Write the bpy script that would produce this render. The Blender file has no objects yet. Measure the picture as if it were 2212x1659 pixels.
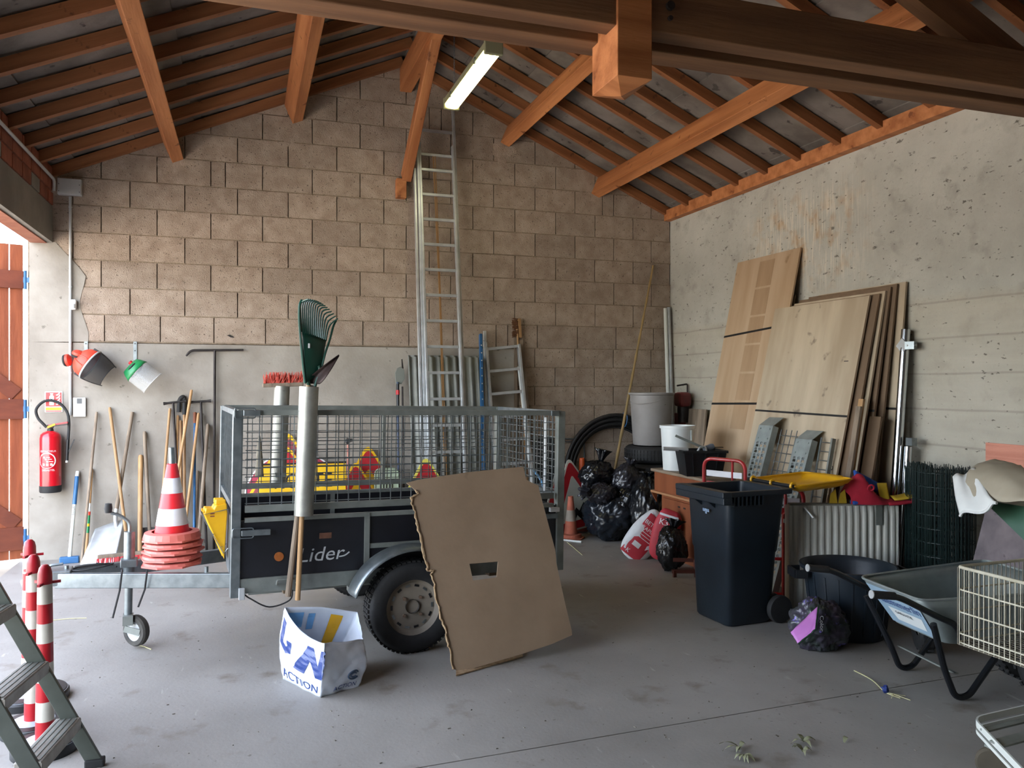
import bpy, bmesh, math, random
from mathutils import Vector, Matrix, noise, geometry
random.seed(7)
scn = bpy.context.scene
COL = scn.collection
PI = math.pi
R = math.radians

# ------------------------------------------------------------ camera, sky, sun, exposure
FPX, TH, CAMH = 1720.0, R(18.5), 1.70
ST, CT = math.sin(TH), math.cos(TH)
cd = bpy.data.cameras.new('camera'); cam = bpy.data.objects.new('camera', cd); COL.objects.link(cam)
cd.sensor_width = 36.0; cd.lens = FPX / 2212 * 36.0; cd.clip_start = 0.05; cd.clip_end = 400
cam.location = (0, 0, CAMH); cam.rotation_euler = (PI / 2, 0, -TH)
scn.camera = cam
w = bpy.data.worlds.new('sky'); scn.world = w; w.use_nodes = True
wn = w.node_tree.nodes; wl = w.node_tree.links
sky = wn.new('ShaderNodeTexSky'); sky.sky_type = 'NISHITA'; sky.sun_disc = False
sky.sun_elevation = R(56); sky.sun_rotation = R(115); sky.air_density = 1.0; sky.dust_density = 2.2
hs = wn.new('ShaderNodeHueSaturation'); hs.inputs['Saturation'].default_value = .48; wl.new(sky.outputs[0], hs.inputs['Color']); wl.new(hs.outputs[0], wn['Background'].inputs[0]); wn['Background'].inputs[1].default_value = 1.05
sd = bpy.data.lights.new('sun', 'SUN'); sd.energy = 9.0; sd.angle = R(0.6); sd.color = (1, .93, .82)
sun = bpy.data.objects.new('sun', sd); COL.objects.link(sun); sun.location = (20, -10, 30)
_sd = Vector((math.cos(R(56)) * math.sin(R(115)), math.cos(R(56)) * math.cos(R(115)), math.sin(R(56))))
sun.rotation_euler = _sd.to_track_quat('Z', 'Y').to_euler()
vs = scn.view_settings
vs.view_transform = 'Standard'; vs.look = 'None'; vs.gamma = 1.0; vs.use_curve_mapping = False
vs.exposure = 1.62

# ------------------------------------------------------------ photo geometry: pixel -> place
def ray(px, py):
    u = (px - 1106) / FPX
    return Vector((ST + CT * u, CT - ST * u, (829.5 - py) / FPX))
def at(px, py, Y): r = ray(px, py); t = Y / r.y; return Vector((r.x * t, Y, CAMH + r.z * t))
def ax(px, py, X): r = ray(px, py); t = X / r.x; return Vector((X, r.y * t, CAMH + r.z * t))
def az(px, py, z): r = ray(px, py); t = (z - CAMH) / r.z; return Vector((r.x * t, r.y * t, z))
def fl(px, py): return az(px, py, 0)
def onplane(px, py, p0, n):
    r = ray(px, py); o = Vector((0, 0, CAMH)); return o + r * ((Vector(p0) - o).dot(n) / r.dot(n))

# ------------------------------------------------------------ materials
def hx(s):
    s = s.lstrip('#'); c = [int(s[i:i + 2], 16) / 255 for i in (0, 2, 4)]
    return tuple(x / 12.92 if x <= .04045 else ((x + .055) / 1.055) ** 2.4 for x in c) + (1,)
class NT:
    def __init__(s, name):
        s.m = bpy.data.materials.new(name); s.m.use_nodes = True; s.t = s.m.node_tree
        s.b = s.t.nodes['Principled BSDF']; s._co = None
    def n(s, kind, **k):
        o = s.t.nodes.new('ShaderNode' + kind)
        for a, v in k.items(): setattr(o, a, v)
        return o
    def l(s, a, b): s.t.links.new(a, b)
    def co(s, st=(1, 1, 1), kind='Object'):
        if s._co is None: s._co = s.n('TexCoord')
        mp = s.n('Mapping'); mp.inputs['Scale'].default_value = st; s.l(s._co.outputs[kind], mp.inputs[0]); return mp.outputs[0]
    def noise(s, scale, st=(1, 1, 1), detail=4, rough=.55, dist=0):
        x = s.n('TexNoise'); x.inputs['Scale'].default_value = scale; x.inputs['Detail'].default_value = detail
        x.inputs['Roughness'].default_value = rough; x.inputs['Distortion'].default_value = dist
        s.l(s.co(st), x.inputs['Vector']); return x.outputs['Fac']
    def ramp(s, f, lo, hi):
        x = s.n('MapRange'); x.inputs[1].default_value = lo; x.inputs[2].default_value = hi; s.l(f, x.inputs[0]); return x.outputs[0]
    def math(s, op, a, b):
        x = s.n('Math', operation=op)
        for i, v in enumerate((a, b)):
            if isinstance(v, (int, float)): x.inputs[i].default_value = v
            else: s.l(v, x.inputs[i])
        return x.outputs[0]
    def mix(s, f, a, b, blend='MIX'):
        x = s.n('Mix', data_type='RGBA', blend_type=blend)
        for i, v in ((0, f), (6, a), (7, b)):
            if isinstance(v, (int, float)): x.inputs[i].default_value = v
            elif isinstance(v, tuple): x.inputs[i].default_value = v
            else: s.l(v, x.inputs[i])
        return x.outputs[2]
    def bump(s, h, strength, dist=.01):
        x = s.n('Bump'); x.inputs['Strength'].default_value = strength; x.inputs['Distance'].default_value = dist
        s.l(h, x.inputs['Height']); s.l(x.outputs[0], s.b.inputs['Normal'])
    def sep(s):
        x = s.n('SeparateXYZ'); s.l(s.co(), x.inputs[0]); return x.outputs
    def band(s, v, lo, hi, soft):
        return s.math('MULTIPLY', s.ramp(v, lo - soft, lo + soft), s.ramp(v, hi + soft, hi - soft))

MATS = {}
def mat(name, c1, c2=None, scale=6, rough=.6, metal=0, bump=0, bscale=None, st=(1, 1, 1), lo=.35, hi=.65,
        spots=None, rnd=0, trans=0, emit=0, alpha=1, coat=0, spec=None, detail=4):
    if name in MATS: return MATS[name]
    N = NT(name); b = N.b
    b.inputs['Roughness'].default_value = rough; b.inputs['Metallic'].default_value = metal
    if spec is not None: b.inputs['Specular IOR Level'].default_value = spec
    c1 = hx(c1); colr = None
    if c2:
        colr = N.mix(N.ramp(N.noise(scale, st, detail), lo, hi), c1, hx(c2))
    if spots:
        sc, ss, th = spots
        colr = N.mix(N.ramp(N.noise(ss, (1, 1, 1), 3), th, th + .06), colr or c1, hx(sc))
    if rnd:
        oi = N.n('ObjectInfo'); v = N.ramp(oi.outputs['Random'], 0, 1)
        mr = N.n('MapRange'); mr.inputs[3].default_value = 1 - rnd; mr.inputs[4].default_value = 1 + rnd * .6; N.l(v, mr.inputs[0])
        hs = N.n('HueSaturation'); N.l(mr.outputs[0], hs.inputs['Value'])
        if colr is None: hs.inputs['Color'].default_value = c1
        else: N.l(colr, hs.inputs['Color'])
        colr = hs.outputs[0]
    if colr is None: b.inputs['Base Color'].default_value = c1
    else: N.l(colr, b.inputs['Base Color'])
    if bump: N.bump(N.noise(bscale or scale * 4, st, 5), bump)
    if trans: b.inputs['Transmission Weight'].default_value = trans
    if alpha < 1: b.inputs['Alpha'].default_value = alpha
    if coat: b.inputs['Coat Weight'].default_value = coat
    if emit: b.inputs['Emission Color'].default_value = c1; b.inputs['Emission Strength'].default_value = emit
    MATS[name] = N.m
    return N.m

# ------------------------------------------------------------ mesh building
class MB:
    def __init__(s, M=None): s.v = []; s.f = []; s.M = M
    def add(s, vs, fs):
        o = len(s.v)
        s.v += [(s.M @ Vector(p)) if s.M is not None else Vector(p) for p in vs]
        s.f += [tuple(i + o for i in f) for f in fs]; return s
    def box(s, c, size, rot=None):
        h = [x / 2 for x in size]; c = Vector(c); vs = []
        for x in (-1, 1):
            for y in (-1, 1):
                for z in (-1, 1):
                    p = Vector((x * h[0], y * h[1], z * h[2]))
                    if rot is not None: p = rot @ p
                    vs.append(c + p)
        return s.add(vs, [(0, 1, 3, 2), (4, 6, 7, 5), (0, 4, 5, 1), (2, 3, 7, 6), (0, 2, 6, 4), (1, 5, 7, 3)])
    def bb(s, x0, x1, y0, y1, z0, z1): return s.box(((x0 + x1) / 2, (y0 + y1) / 2, (z0 + z1) / 2), (abs(x1 - x0), abs(y1 - y0), abs(z1 - z0)))
    def bar(s, p0, p1, w, h, up=(0, 0, 1)):
        p0, p1 = Vector(p0), Vector(p1); d = (p1 - p0); L = d.length; d.normalize()
        y = Vector(up).cross(d)
        if y.length < 1e-4: y = Vector((0, 1, 0)).cross(d)
        y.normalize(); z = d.cross(y)
        return s.box((p0 + p1) / 2, (L, w, h), Matrix((d, y, z)).transposed())
    def cyl(s, p0, p1, r0, r1=None, n=12, caps=True): return s.tube([p0, p1], [r0, r0 if r1 is None else r1], n, caps=caps)
    def tube(s, pts, r, n=8, closed=False, caps=True):
        pts = [Vector(p) for p in pts]; k = len(pts); rs = r if isinstance(r, (list, tuple)) else [r] * k
        vs = []; nrm = None
        for i, p in enumerate(pts):
            a = pts[(i - 1) % k] if (i or closed) else p; b = pts[(i + 1) % k] if (i < k - 1 or closed) else p
            t = (b - a).normalized()
            if nrm is None: nrm = t.orthogonal().normalized()
            nrm = (nrm - t * nrm.dot(t))
            nrm = nrm.normalized() if nrm.length > 1e-6 else t.orthogonal().normalized()
            bn = t.cross(nrm)
            for j in range(n):
                q = 2 * PI * j / n; vs.append(p + (nrm * math.cos(q) + bn * math.sin(q)) * rs[i])
        fs = []
        for i in range(k if closed else k - 1):
            for j in range(n):
                a, b2 = i * n + j, i * n + (j + 1) % n; c, d = ((i + 1) % k) * n + (j + 1) % n, ((i + 1) % k) * n + j
                fs.append((a, b2, c, d))
        if caps and not closed: fs += [tuple(range(n))[::-1], tuple((k - 1) * n + j for j in range(n))]
        return s.add(vs, fs)
    def lathe(s, prof, c=(0, 0, 0), n=24, rot=None, cap0=False, cap1=False, squash=1.0):
        vs = []; c = Vector(c)
        for r, z in prof:
            for j in range(n):
                p = Vector((r * math.cos(2 * PI * j / n), squash * r * math.sin(2 * PI * j / n), z))
                vs.append(c + (rot @ p if rot is not None else p))
        fs = []
        for i in range(len(prof) - 1):
            for j in range(n): fs.append((i * n + j, i * n + (j + 1) % n, (i + 1) * n + (j + 1) % n, (i + 1) * n + j))
        if cap0: fs.append(tuple(range(n))[::-1])
        if cap1: fs.append(tuple((len(prof) - 1) * n + j for j in range(n)))
        return s.add(vs, fs)
    def prism(s, poly, vec, holes=()):
        loops = [[Vector(p) for p in poly]] + [[Vector(p) for p in h] for h in holes]
        tris = geometry.tessellate_polygon(loops); flat = [p for l in loops for p in l]; n = len(flat); vec = Vector(vec)
        vs = flat + [p + vec for p in flat]; fs = [tuple(t) for t in tris] + [tuple(i + n for i in t)[::-1] for t in tris]; o = 0
        for l in loops:
            k = len(l)
            for i in range(k): fs.append((o + i, o + (i + 1) % k, o + (i + 1) % k + n, o + i + n))
            o += k
        return s.add(vs, fs)
    def grid(s, fn, nu, nv, closeu=False):
        vs = [fn(i / (nu if closeu else nu - 1), j / (nv - 1)) for j in range(nv) for i in range(nu)]; fs = []
        for j in range(nv - 1):
            for i in range(nu if closeu else nu - 1):
                a = j * nu + i; b = j * nu + (i + 1) % nu; fs.append((a, b, b + nu, a + nu))
        return s.add(vs, fs)

ORG = {}
def mesh_of(name, mb, o, m, smooth):
    me = bpy.data.meshes.new(name); me.from_pydata([p - o for p in mb.v], [], mb.f)
    bm = bmesh.new(); bm.from_mesh(me); bmesh.ops.recalc_face_normals(bm, faces=bm.faces); bm.to_mesh(me); bm.free()
    me.materials.append(m)
    if smooth:
        for p in me.polygons: p.use_smooth = True
    return me
def mods(o, bevel, solid, sub, sharp):
    if sub: x = o.modifiers.new('sub', 'SUBSURF'); x.levels = sub; x.render_levels = sub
    if solid: x = o.modifiers.new('solid', 'SOLIDIFY'); x.thickness = solid; x.offset = 0
    if bevel: x = o.modifiers.new('bevel', 'BEVEL'); x.width = bevel; x.segments = 2; x.limit_method = 'ANGLE'
    if sharp:
        try: o.data.set_sharp_from_angle(angle=R(sharp))
        except Exception: pass
def thing(name, label, cat, loc, group=None, kind=None):
    o = bpy.data.objects.new(name, None); COL.objects.link(o); o.location = loc; o.empty_display_size = .1
    o['label'] = label; o['category'] = cat
    if group: o['group'] = group
    if kind: o['kind'] = kind
    ORG[o] = Vector(loc); return o
def part(name, mb, m, parent, smooth=False, bevel=0, solid=0, sub=0, sharp=35, label=None, kind=None):
    o0 = ORG[parent]; o = bpy.data.objects.new(name, mesh_of(name, mb, o0, m, smooth)); COL.objects.link(o); o.parent = parent
    ORG[o] = o0
    if label: o['label'] = label
    if kind: o['kind'] = kind
    mods(o, bevel, solid, sub, sharp if smooth else 0); return o
def single(name, mb, m, label, cat, group=None, smooth=False, bevel=0, solid=0, sub=0, sharp=35, kind=None, loc=None):
    if loc is None:
        loc = Vector((sum(p.x for p in mb.v) / len(mb.v), sum(p.y for p in mb.v) / len(mb.v), min(p.z for p in mb.v)))
    o = bpy.data.objects.new(name, mesh_of(name, mb, Vector(loc), m, smooth)); COL.objects.link(o); o.location = loc
    ORG[o] = Vector(loc)
    if kind != 'structure': o['label'] = label; o['category'] = cat
    elif label: o['label'] = label
    if group: o['group'] = group
    if kind: o['kind'] = kind
    mods(o, bevel, solid, sub, sharp if smooth else 0); return o
def beam(name, p0, p1, w, h, m, parent, up=(0, 0, 1), bevel=0, label=None):
    """a timber with its own local axes (x along its length) so that the grain follows it"""
    p0, p1 = Vector(p0), Vector(p1); d = p1 - p0; L = d.length; d.normalize()
    y = Vector(up).cross(d).normalized(); z = d.cross(y)
    mb = MB().box((0, 0, 0), (L, w, h))
    o = bpy.data.objects.new(name, mesh_of(name, mb, Vector((0, 0, 0)), m, False)); COL.objects.link(o); o.parent = parent
    M = Matrix((d, y, z)).transposed().to_4x4(); M.translation = (p0 + p1) / 2 - ORG[parent]; o.matrix_local = M
    ORG[o] = ORG[parent]
    if label: o['label'] = label
    mods(o, bevel, 0, 0, 0); return o
_tc = {}
def text2d(s, size=1.0, bold=False):
    if (s) not in _tc:
        cu = bpy.data.curves.new('t', 'FONT'); cu.body = s; cu.size = 1.0; cu.resolution_u = 3; cu.align_x = 'CENTER'; cu.align_y = 'CENTER'
        ob = bpy.data.objects.new('t', cu); COL.objects.link(ob)
        dg = bpy.context.evaluated_depsgraph_get(); me = ob.evaluated_get(dg).to_mesh()
        _tc[s] = ([v.co.copy() for v in me.vertices], [tuple(p.vertices) for p in me.polygons])
        ob.evaluated_get(dg).to_mesh_clear(); bpy.data.objects.remove(ob); bpy.data.curves.remove(cu)
    v, f = _tc[s]; return [(p.x * size, p.y * size) for p in v], f
def text(s, size, M, m, parent, name='lettering', sx=1.0, shear=0, fn=None):
    v, f = text2d(s, size)
    mb = MB()
    pts = [((x * sx + shear * y), y) for x, y in v]
    mb.add([fn(x, y) for x, y in pts] if fn else [M @ Vector((x, y, 0)) for x, y in pts], f)
    return part(name, mb, m, parent)
def frame(o, xdir, ydir):
    x = Vector(xdir).normalized(); y = Vector(ydir); y = (y - x * y.dot(x)).normalized(); z = x.cross(y)
    M = Matrix((x, y, z)).transposed().to_4x4(); M.translation = Vector(o); return M
def rotz(a): return Matrix.Rotation(a, 3, 'Z')
def arc(c, r, a0, a1, n, fx, fy):
    return [Vector(c) + Vector(fx) * (r * math.cos(a0 + (a1 - a0) * i / n)) + Vector(fy) * (r * math.sin(a0 + (a1 - a0) * i / n)) for i in range(n + 1)]
def smoothpath(pts, n=4):
    pts = [Vector(p) for p in pts]; out = []
    for i in range(len(pts) - 1):
        p0 = pts[max(i - 1, 0)]; p1 = pts[i]; p2 = pts[i + 1]; p3 = pts[min(i + 2, len(pts) - 1)]
        for k in range(n):
            t = k / n
            out.append(.5 * ((2 * p1) + (p2 - p0) * t + (2 * p0 - 5 * p1 + 4 * p2 - p3) * t * t + (3 * p1 - p0 - 3 * p2 + p3) * t ** 3))
    return out + [pts[-1]]
def roundpath(pts, rad, n=5, closed=False):
    pts = [Vector(p) for p in pts]; k = len(pts); out = []
    for i in range(k):
        if not closed and i in (0, k - 1): out.append(pts[i]); continue
        a, b, c = pts[(i - 1) % k], pts[i], pts[(i + 1) % k]
        r1 = min(rad, (a - b).length * .49, (c - b).length * .49)
        p, q = b + (a - b).normalized() * r1, b + (c - b).normalized() * r1
        for j in range(n + 1):
            t = j / n; out.append(p * (1 - t) ** 2 + b * 2 * t * (1 - t) + q * t * t)
    return out

# ------------------------------------------------------------ material library
RAFTW = mat('shaded_rafter_timber', '#95603a', '#744422', 3, .7, bump=.25, bscale=18, st=(.25, 3, 3), spots=('#5e3418', 9, .66), rnd=.15)  # darker copy of the roof timber, shade of the rafter sides put into its colour
TIMBER = mat('roof_timber', '#b9794a', '#96592f', 3, .65, bump=.25, bscale=18, st=(.25, 3, 3), spots=('#74401c', 9, .66), rnd=.12)
TIMBERD = mat('dark_timber', '#7d583a', '#5f4029', 3, .75, bump=.3, bscale=18, st=(.25, 3, 3), rnd=.05)
BLOCK = mat('concrete_block', '#a59586', '#907f70', 7, .95, bump=.8, bscale=90, rnd=.13, spots=('#5d5046', 60, .63))
MORTAR = mat('mortar', '#8d7c6a', '#786a5a', 20, .95, bump=.9, bscale=60)
RENDER = mat('cement_render', '#9a948b', '#847d74', 2.2, .95, bump=.25, bscale=40, spots=('#6d675f', 14, .68))
LINTEL = mat('cast_concrete', '#84817a', '#6f6c66', 2, .95, bump=.3, bscale=30, spots=('#57534d', 10, .7))
BRICK = mat('red_brick', '#94543c', '#7b412d', 6, .9, bump=.4, bscale=50, rnd=.15)
PBRICK = mat('pink_brick', '#c98a76', '#bb7b68', 3, .9, bump=.5, bscale=20, st=(.3, .3, 14))
SOFFIT = mat('soffit_paint', '#9a6550', '#86513e', 6, .8, bump=.2)
SHEET = mat('fibre_cement_sheet', '#7b736c', '#5a534d', 2.6, .9, bump=.3, bscale=25, st=(1, 1, 1), spots=('#433d39', 8, .64))
WOODH = mat('tool_handle_wood', '#b08a5e', '#94704a', 5, .55, bump=.1, st=(3, 3, .4), rnd=.15)
WOODG = mat('grey_weathered_wood', '#8d7d6b', '#6f6153', 6, .8, bump=.3, st=(3, 3, .4), rnd=.1)
PLY = mat('plywood', '#b59d82', '#a58a6c', 1.6, .7, bump=.05, bscale=40, st=(1, 3, .35), spots=('#8d7254', 4, .68))
PLYW = mat('pale_plywood', '#b9aa93', '#a08f78', 1.4, .75, bump=.05, bscale=40, st=(1, 3, .5), spots=('#827565', 6, .66))
PLYD = mat('brown_plywood', '#77604a', '#63503d', 2, .75, st=(1, 3, .4), rnd=.12)
DOORW = mat('door_wood', '#8f4b2a', '#783a1e', 3, .6, bump=.15, st=(4, 4, .5), rnd=.08)
DOORD = mat('door_rail_wood', '#6f3520', '#5f2b19', 3, .6, bump=.15, st=(.5, 4, 4))
GALV = mat('galvanised_steel', '#8b9294', '#767d80', 14, .42, .85, bump=.05, bscale=60)
GALVD = mat('dull_galvanised', '#868a85', '#757974', 9, .5, .45, bump=.05)
ALU = mat('aluminium', '#c6cacc', '#b2b6b8', 8, .38, .6)
STEEL = mat('dark_iron', '#3a3534', '#2a2625', 12, .55, .6, bump=.1)
CHROME = mat('chrome_tube', '#c9ced3', None, 1, .16, 1)
BLACKP = mat('black_plastic', '#14171b', '#0e1013', 5, .42, bump=.05, bscale=60)
NAVYP = mat('blue_black_plastic', '#18222b', '#121a22', 4, .45, bump=.06, bscale=50)
RUBBER = mat('rubber', '#242425', '#1a1a1b', 12, .75, bump=.15)
RUBBERD = mat('dusty_rubber', '#45423d', '#2c2a28', 8, .85, bump=.2)
RED = mat('red_plastic', '#c3232b', '#a81c22', 6, .4)
REDP = mat('red_paint', '#b01f26', '#8f171c', 6, .35, coat=.3)
REDX = mat('extinguisher_red', '#c00d1f', None, 1, .28, coat=.5)
ORANGE = mat('cone_orange_red', '#d8432f', '#c93a28', 4, .5)
ORANGED = mat('dusty_orange', '#c06a52', '#9d5a48', 7, .75)
WHITE = mat('white_plastic', '#dcdedd', '#cfd1d0', 5, .45)
WHITER = mat('white_reflective', '#e2e2e6', '#d3d3da', 6, .4)
OFFW = mat('off_white_metal', '#c9ccc6', None, 1, .45)
YEL = mat('yellow_plastic', '#e0a914', '#d09a0e', 4, .45)
YELS = mat('yellow_sign_paint', '#e5b81c', '#dba914', 5, .5)
SREDS = mat('sign_red', '#b4242c', '#a01d25', 5, .5)
BLACKS = mat('sign_black', '#17181a', None, 1, .5)
SIGNW = mat('sign_white', '#c6c8bf', '#b5b7ae', 4, .55)
SIGNBK = mat('sign_back', '#8d8f8f', None, 1, .5, .6)
BLUE = mat('blue_paint', '#2a6396', '#22537f', 8, .45)
GREEN = mat('green_plastic', '#1b7a45', '#166a3b', 5, .35)
DGREEN = mat('dark_green_plastic', '#0f4a3c', '#0b3a30', 5, .4)
CARD = mat('cardboard', '#937c64', '#836d56', 2.5, .9, bump=.1, bscale=30, spots=('#5f4630', 3, .72))
CARDE = mat('cardboard_edge', '#a98f6f', '#8a6f50', 40, .95, bump=.5)
BAGW = mat('white_woven_plastic', '#d5dbe4', '#c6cedb', 7, .35, bump=.25, bscale=14)
BAGB = mat('print_dark_blue', '#16357a', '#12306d', 6, .4)
BAGL = mat('print_light_blue', '#6fa6d6', None, 1, .4)
BINBAG = mat('bin_liner', '#15171b', '#0f1114', 6, .22, bump=.5, bscale=16)
BINBAGB = mat('blue_black_bin_liner', '#1a2028', '#131820', 6, .25, bump=.5, bscale=16)
BINBAGG = mat('smoky_bin_liner', '#2b2b31', '#212126', 6, .25, bump=.5, bscale=16)
GREYP = mat('grey_plastic', '#8e8a88', '#827e7c', 4, .5)
PAINTW = mat('white_bucket_plastic', '#d7dcdb', None, 1, .35)
BROWNW = mat('brown_cabinet_wood', '#8a4e2e', '#7a4225', 3, .5, st=(3, 3, .5))
RADI = mat('radiator_enamel', '#c6c6be', '#b6b6ae', 3, .4)
FABR = mat('red_cloth', '#a3122c', '#8a0e25', 6, .85, bump=.15, bscale=30)
FABB = mat('blue_cloth', '#1f4a9a', None, 1, .85)
FABY = mat('yellow_cloth', '#b99a25', None, 1, .85)
WGREEN = mat('green_coated_wire', '#092120', None, 1, .5)
TARP = mat('beige_tarpaulin', '#a39a88', '#8f8675', 2.5, .75, bump=.15, bscale=9)
TARPW = mat('white_tarpaulin_back', '#d3d5d3', '#c6c8c6', 4, .7)
GPAINT = mat('green_painted_metal', '#2d5a44', '#254d3a', 4, .5)
MORTB = mat('stained_board', '#7f7476', '#625a5d', 5, .9, bump=.3, spots=('#4d4547', 9, .64))
CREAM = mat('cream_wire', '#c4bfae', '#aea893', 10, .45, .1)
LEAF = mat('dry_leaf', '#84866a', '#6b6a4c', 20, .8)
PINK = mat('pink_print', '#c07ac0', '#b26cb4', 4, .4)
DKPRINT = mat('dark_flower_print', '#28352a', '#4a3f55', 9, .35, bump=.4, bscale=14, spots=('#7a6cc4', 14, .62))
REDBAG = mat('red_paper', '#b4323f', '#a62a37', 5, .6, bump=.15)
WHBAG = mat('white_paper', '#d6dadd', '#c3c8cc', 6, .6, bump=.25, bscale=14)
CLEAR = mat('clear_visor', '#dfe4e6', None, 1, .15, alpha=.28)
MESHV = mat('black_visor_gauze', '#141416', None, 1, .7, alpha=.8)
SCREEN = mat('keypad_screen', '#3d4247', None, 1, .3)
GREY1 = mat('light_grey_plastic', '#b6b8b8', '#a9abab', 4, .5)
LAMPE = mat('lit_tube', '#fff7c4', None, 1, .4, emit=5)
LAMPD = mat('lamp_diffuser', '#fdf9b8', None, 1, .4, emit=2.6)
LAMPB = mat('lamp_body', '#7d7c62', None, 1, .5)
FILM = mat('trailer_film_faced_ply', '#191a20', '#121318', 5, .4, bump=.05, bscale=80)
ROPE = mat('rope', '#8f6a42', None, 1, .9)

# ------------------------------------------------------------ the shell
XL, XR, YB, YF = -1.77, 4.99, 8.74, -1.2
XC, ZR, SL = 1.66, 5.21, .44            # ridge
def roofz(x): return ZR - SL * abs(x - XC)
EAVE = roofz(XR)

# floor: two slabs with the sawn joint between them
def floor_material():
    N = NT('floor_concrete'); b = N.b
    c = N.mix(N.ramp(N.noise(.9, detail=6), .3, .72), hx('#999590'), hx('#7d7974'))
    c = N.mix(N.ramp(N.noise(3.2, detail=5), .6, .75), c, hx('#6d645a'))
    c = N.mix(N.math('MULTIPLY', N.ramp(N.noise(34, detail=3), .66, .72), .75), c, hx('#5f5850'))
    c = N.mix(N.math('MULTIPLY', N.ramp(N.noise(5, (3, .6, 1), 4), .68, .74), .4), c, hx('#c9c4bd'))
    N.l(c, b.inputs['Base Color']); N.l(N.ramp(N.noise(3), .2, 1.15), b.inputs['Roughness'])
    r = N.n('MapRange'); r.inputs[3].default_value = .42; r.inputs[4].default_value = .8; N.l(N.noise(2.5), r.inputs[0]); N.l(r.outputs[0], b.inputs['Roughness'])
    N.bump(N.noise(45, detail=6), .12); return N.m
FLOORM = floor_material()
floor = single('floor', MB().bb(-2.05, 5.2, YF - .2, 9.0, -.16, -.03), LINTEL, 'worn grey concrete garage floor', None, kind='structure', loc=(0, 0, 0))
j0, j1 = Vector((-2.05, 3.40)), Vector((5.2, 3.60))
for poly in ([(-2.05, YF - .2), (5.2, YF - .2), (5.2, 3.596), (-2.05, 3.396)], [(-2.05, 3.404), (5.2, 3.604), (5.2, 9.0), (-2.05, 9.0)]):
    part('slab', MB().prism([(x, y, -.03) for x, y in poly], (0, 0, .03)), FLOORM, floor)

# back wall: concrete blocks one by one
wall = single('wall_back', MB().prism([(XL - .22, YB + .02, 0), (XR + .2, YB + .02, 0), (XR + .2, YB + .02, EAVE + .12), (XC, YB + .02, ZR + .22), (XL - .22, YB + .02, EAVE + .1)], (0, .18, 0)),
              MORTAR, 'gable wall of bare concrete blocks above a rendered base', None, kind='structure', loc=(0, YB, 0))
def clip(poly, a, b, c):            # keep a*x+b*z<=c
    out = []
    for i in range(len(poly)):
        p, q = poly[i], poly[(i + 1) % len(poly)]; dp = a * p[0] + b * p[1] - c; dq = a * q[0] + b * q[1] - c
        if dp <= 0: out.append(p)
        if dp * dq < 0: t = dp / (dp - dq); out.append((p[0] + (q[0] - p[0]) * t, p[1] + (q[1] - p[1]) * t))
    return out
def block(x0, x1, z0, z1):
    poly = [(x0, z0), (x1, z0), (x1, z1), (x0, z1)]
    poly = clip(poly, SL, 1, ZR + SL * XC + .02); poly = clip(poly, -SL, 1, ZR - SL * XC + .02)
    if len(poly) < 3: return
    if max(p[0] for p in poly) - min(p[0] for p in poly) < .05: return
    dy = random.uniform(-.003, .003)
    o = part('concrete_block', MB().prism([(x, YB - .012 + dy, z) for x, z in poly], (0, .035, 0)), BLOCK, wall)
L0, CH, BW = 2.115, .2675, .506
off = [at(558, 720, YB).x, at(513, 600, YB).x]
row = 0
z = L0
k = 0
while z < ZR + .2:
    o = at(567, 490, YB).x if k % 2 == 0 else at(513, 560, YB).x
    if k == 0: o += .03
    x = o - BW * 8
    while x < XR + .1:
        xa, xb = max(x, XL + (.30 if k < 4 and False else -.02)), min(x + BW, XR)
        if xb - xa > .06:
            cut = None
            if random.random() < .05 and xb - xa > .4: cut = xa + random.choice((.14, .36))
            for a, b in (((xa, cut), (cut, xb)) if cut else ((xa, xb),)):
                block(a + .005, b - .005, z + .009, z + CH - .004)
        x += BW
    # bed joint mortar, rough and a little recessed
    part('mortar_bed', MB().bb(max(XL, XC - (ZR - z) / SL), min(XR, XC + (ZR - z) / SL), YB - .006, YB + .03, z - .005, z + .010), MORTAR, wall)
    z += CH; k += 1
LH = .2238
for i in range(1, 10):
    z1 = L0 - LH * (i - 1); z0 = max(z1 - LH, 0)
    o = 2.95 + (.25 if i % 2 else 0)
    x = o - BW
    while x < XR:
        xa, xb = max(x, 2.95), min(x + BW, XR)
        if xb - xa > .06: block(xa + .005, xb - .005, z0 + .008, z1 - .004)
        x += BW
    part('mortar_bed', MB().bb(2.95, XR, YB - .005, YB + .03, z0 - .004, z0 + .009), MORTAR, wall)
# cement render on the lower left, and up the jamb
def render_coat(u, v, x0, x1, z0, z1):
    x = x0 + (x1 - x0) * u; zz = z0 + (z1 - z0) * v
    return Vector((x, YB - .022 + .004 * noise.noise((x * 2, zz * 2, 3)), zz))
part('render_coat', MB().grid(lambda u, v: render_coat(u, v, XL - .2, 2.945, 0, L0 - .012), 60, 24), RENDER, wall, smooth=True)
mb = MB(); pts = [(XL - .2, L0 - .012)]
for i in range(13):
    zz = L0 + i * .08; pts.append((XL + .27 + .07 * noise.noise((zz * 3, 1, 2)) - (.0 if i < 8 else (i - 8) * .06), zz))
pts.append((XL - .2, L0 + .96))
mb.prism([(x, YB - .019, zz) for x, zz in pts], (0, .01, 0)); part('render_patch', mb, RENDER, wall)
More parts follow.
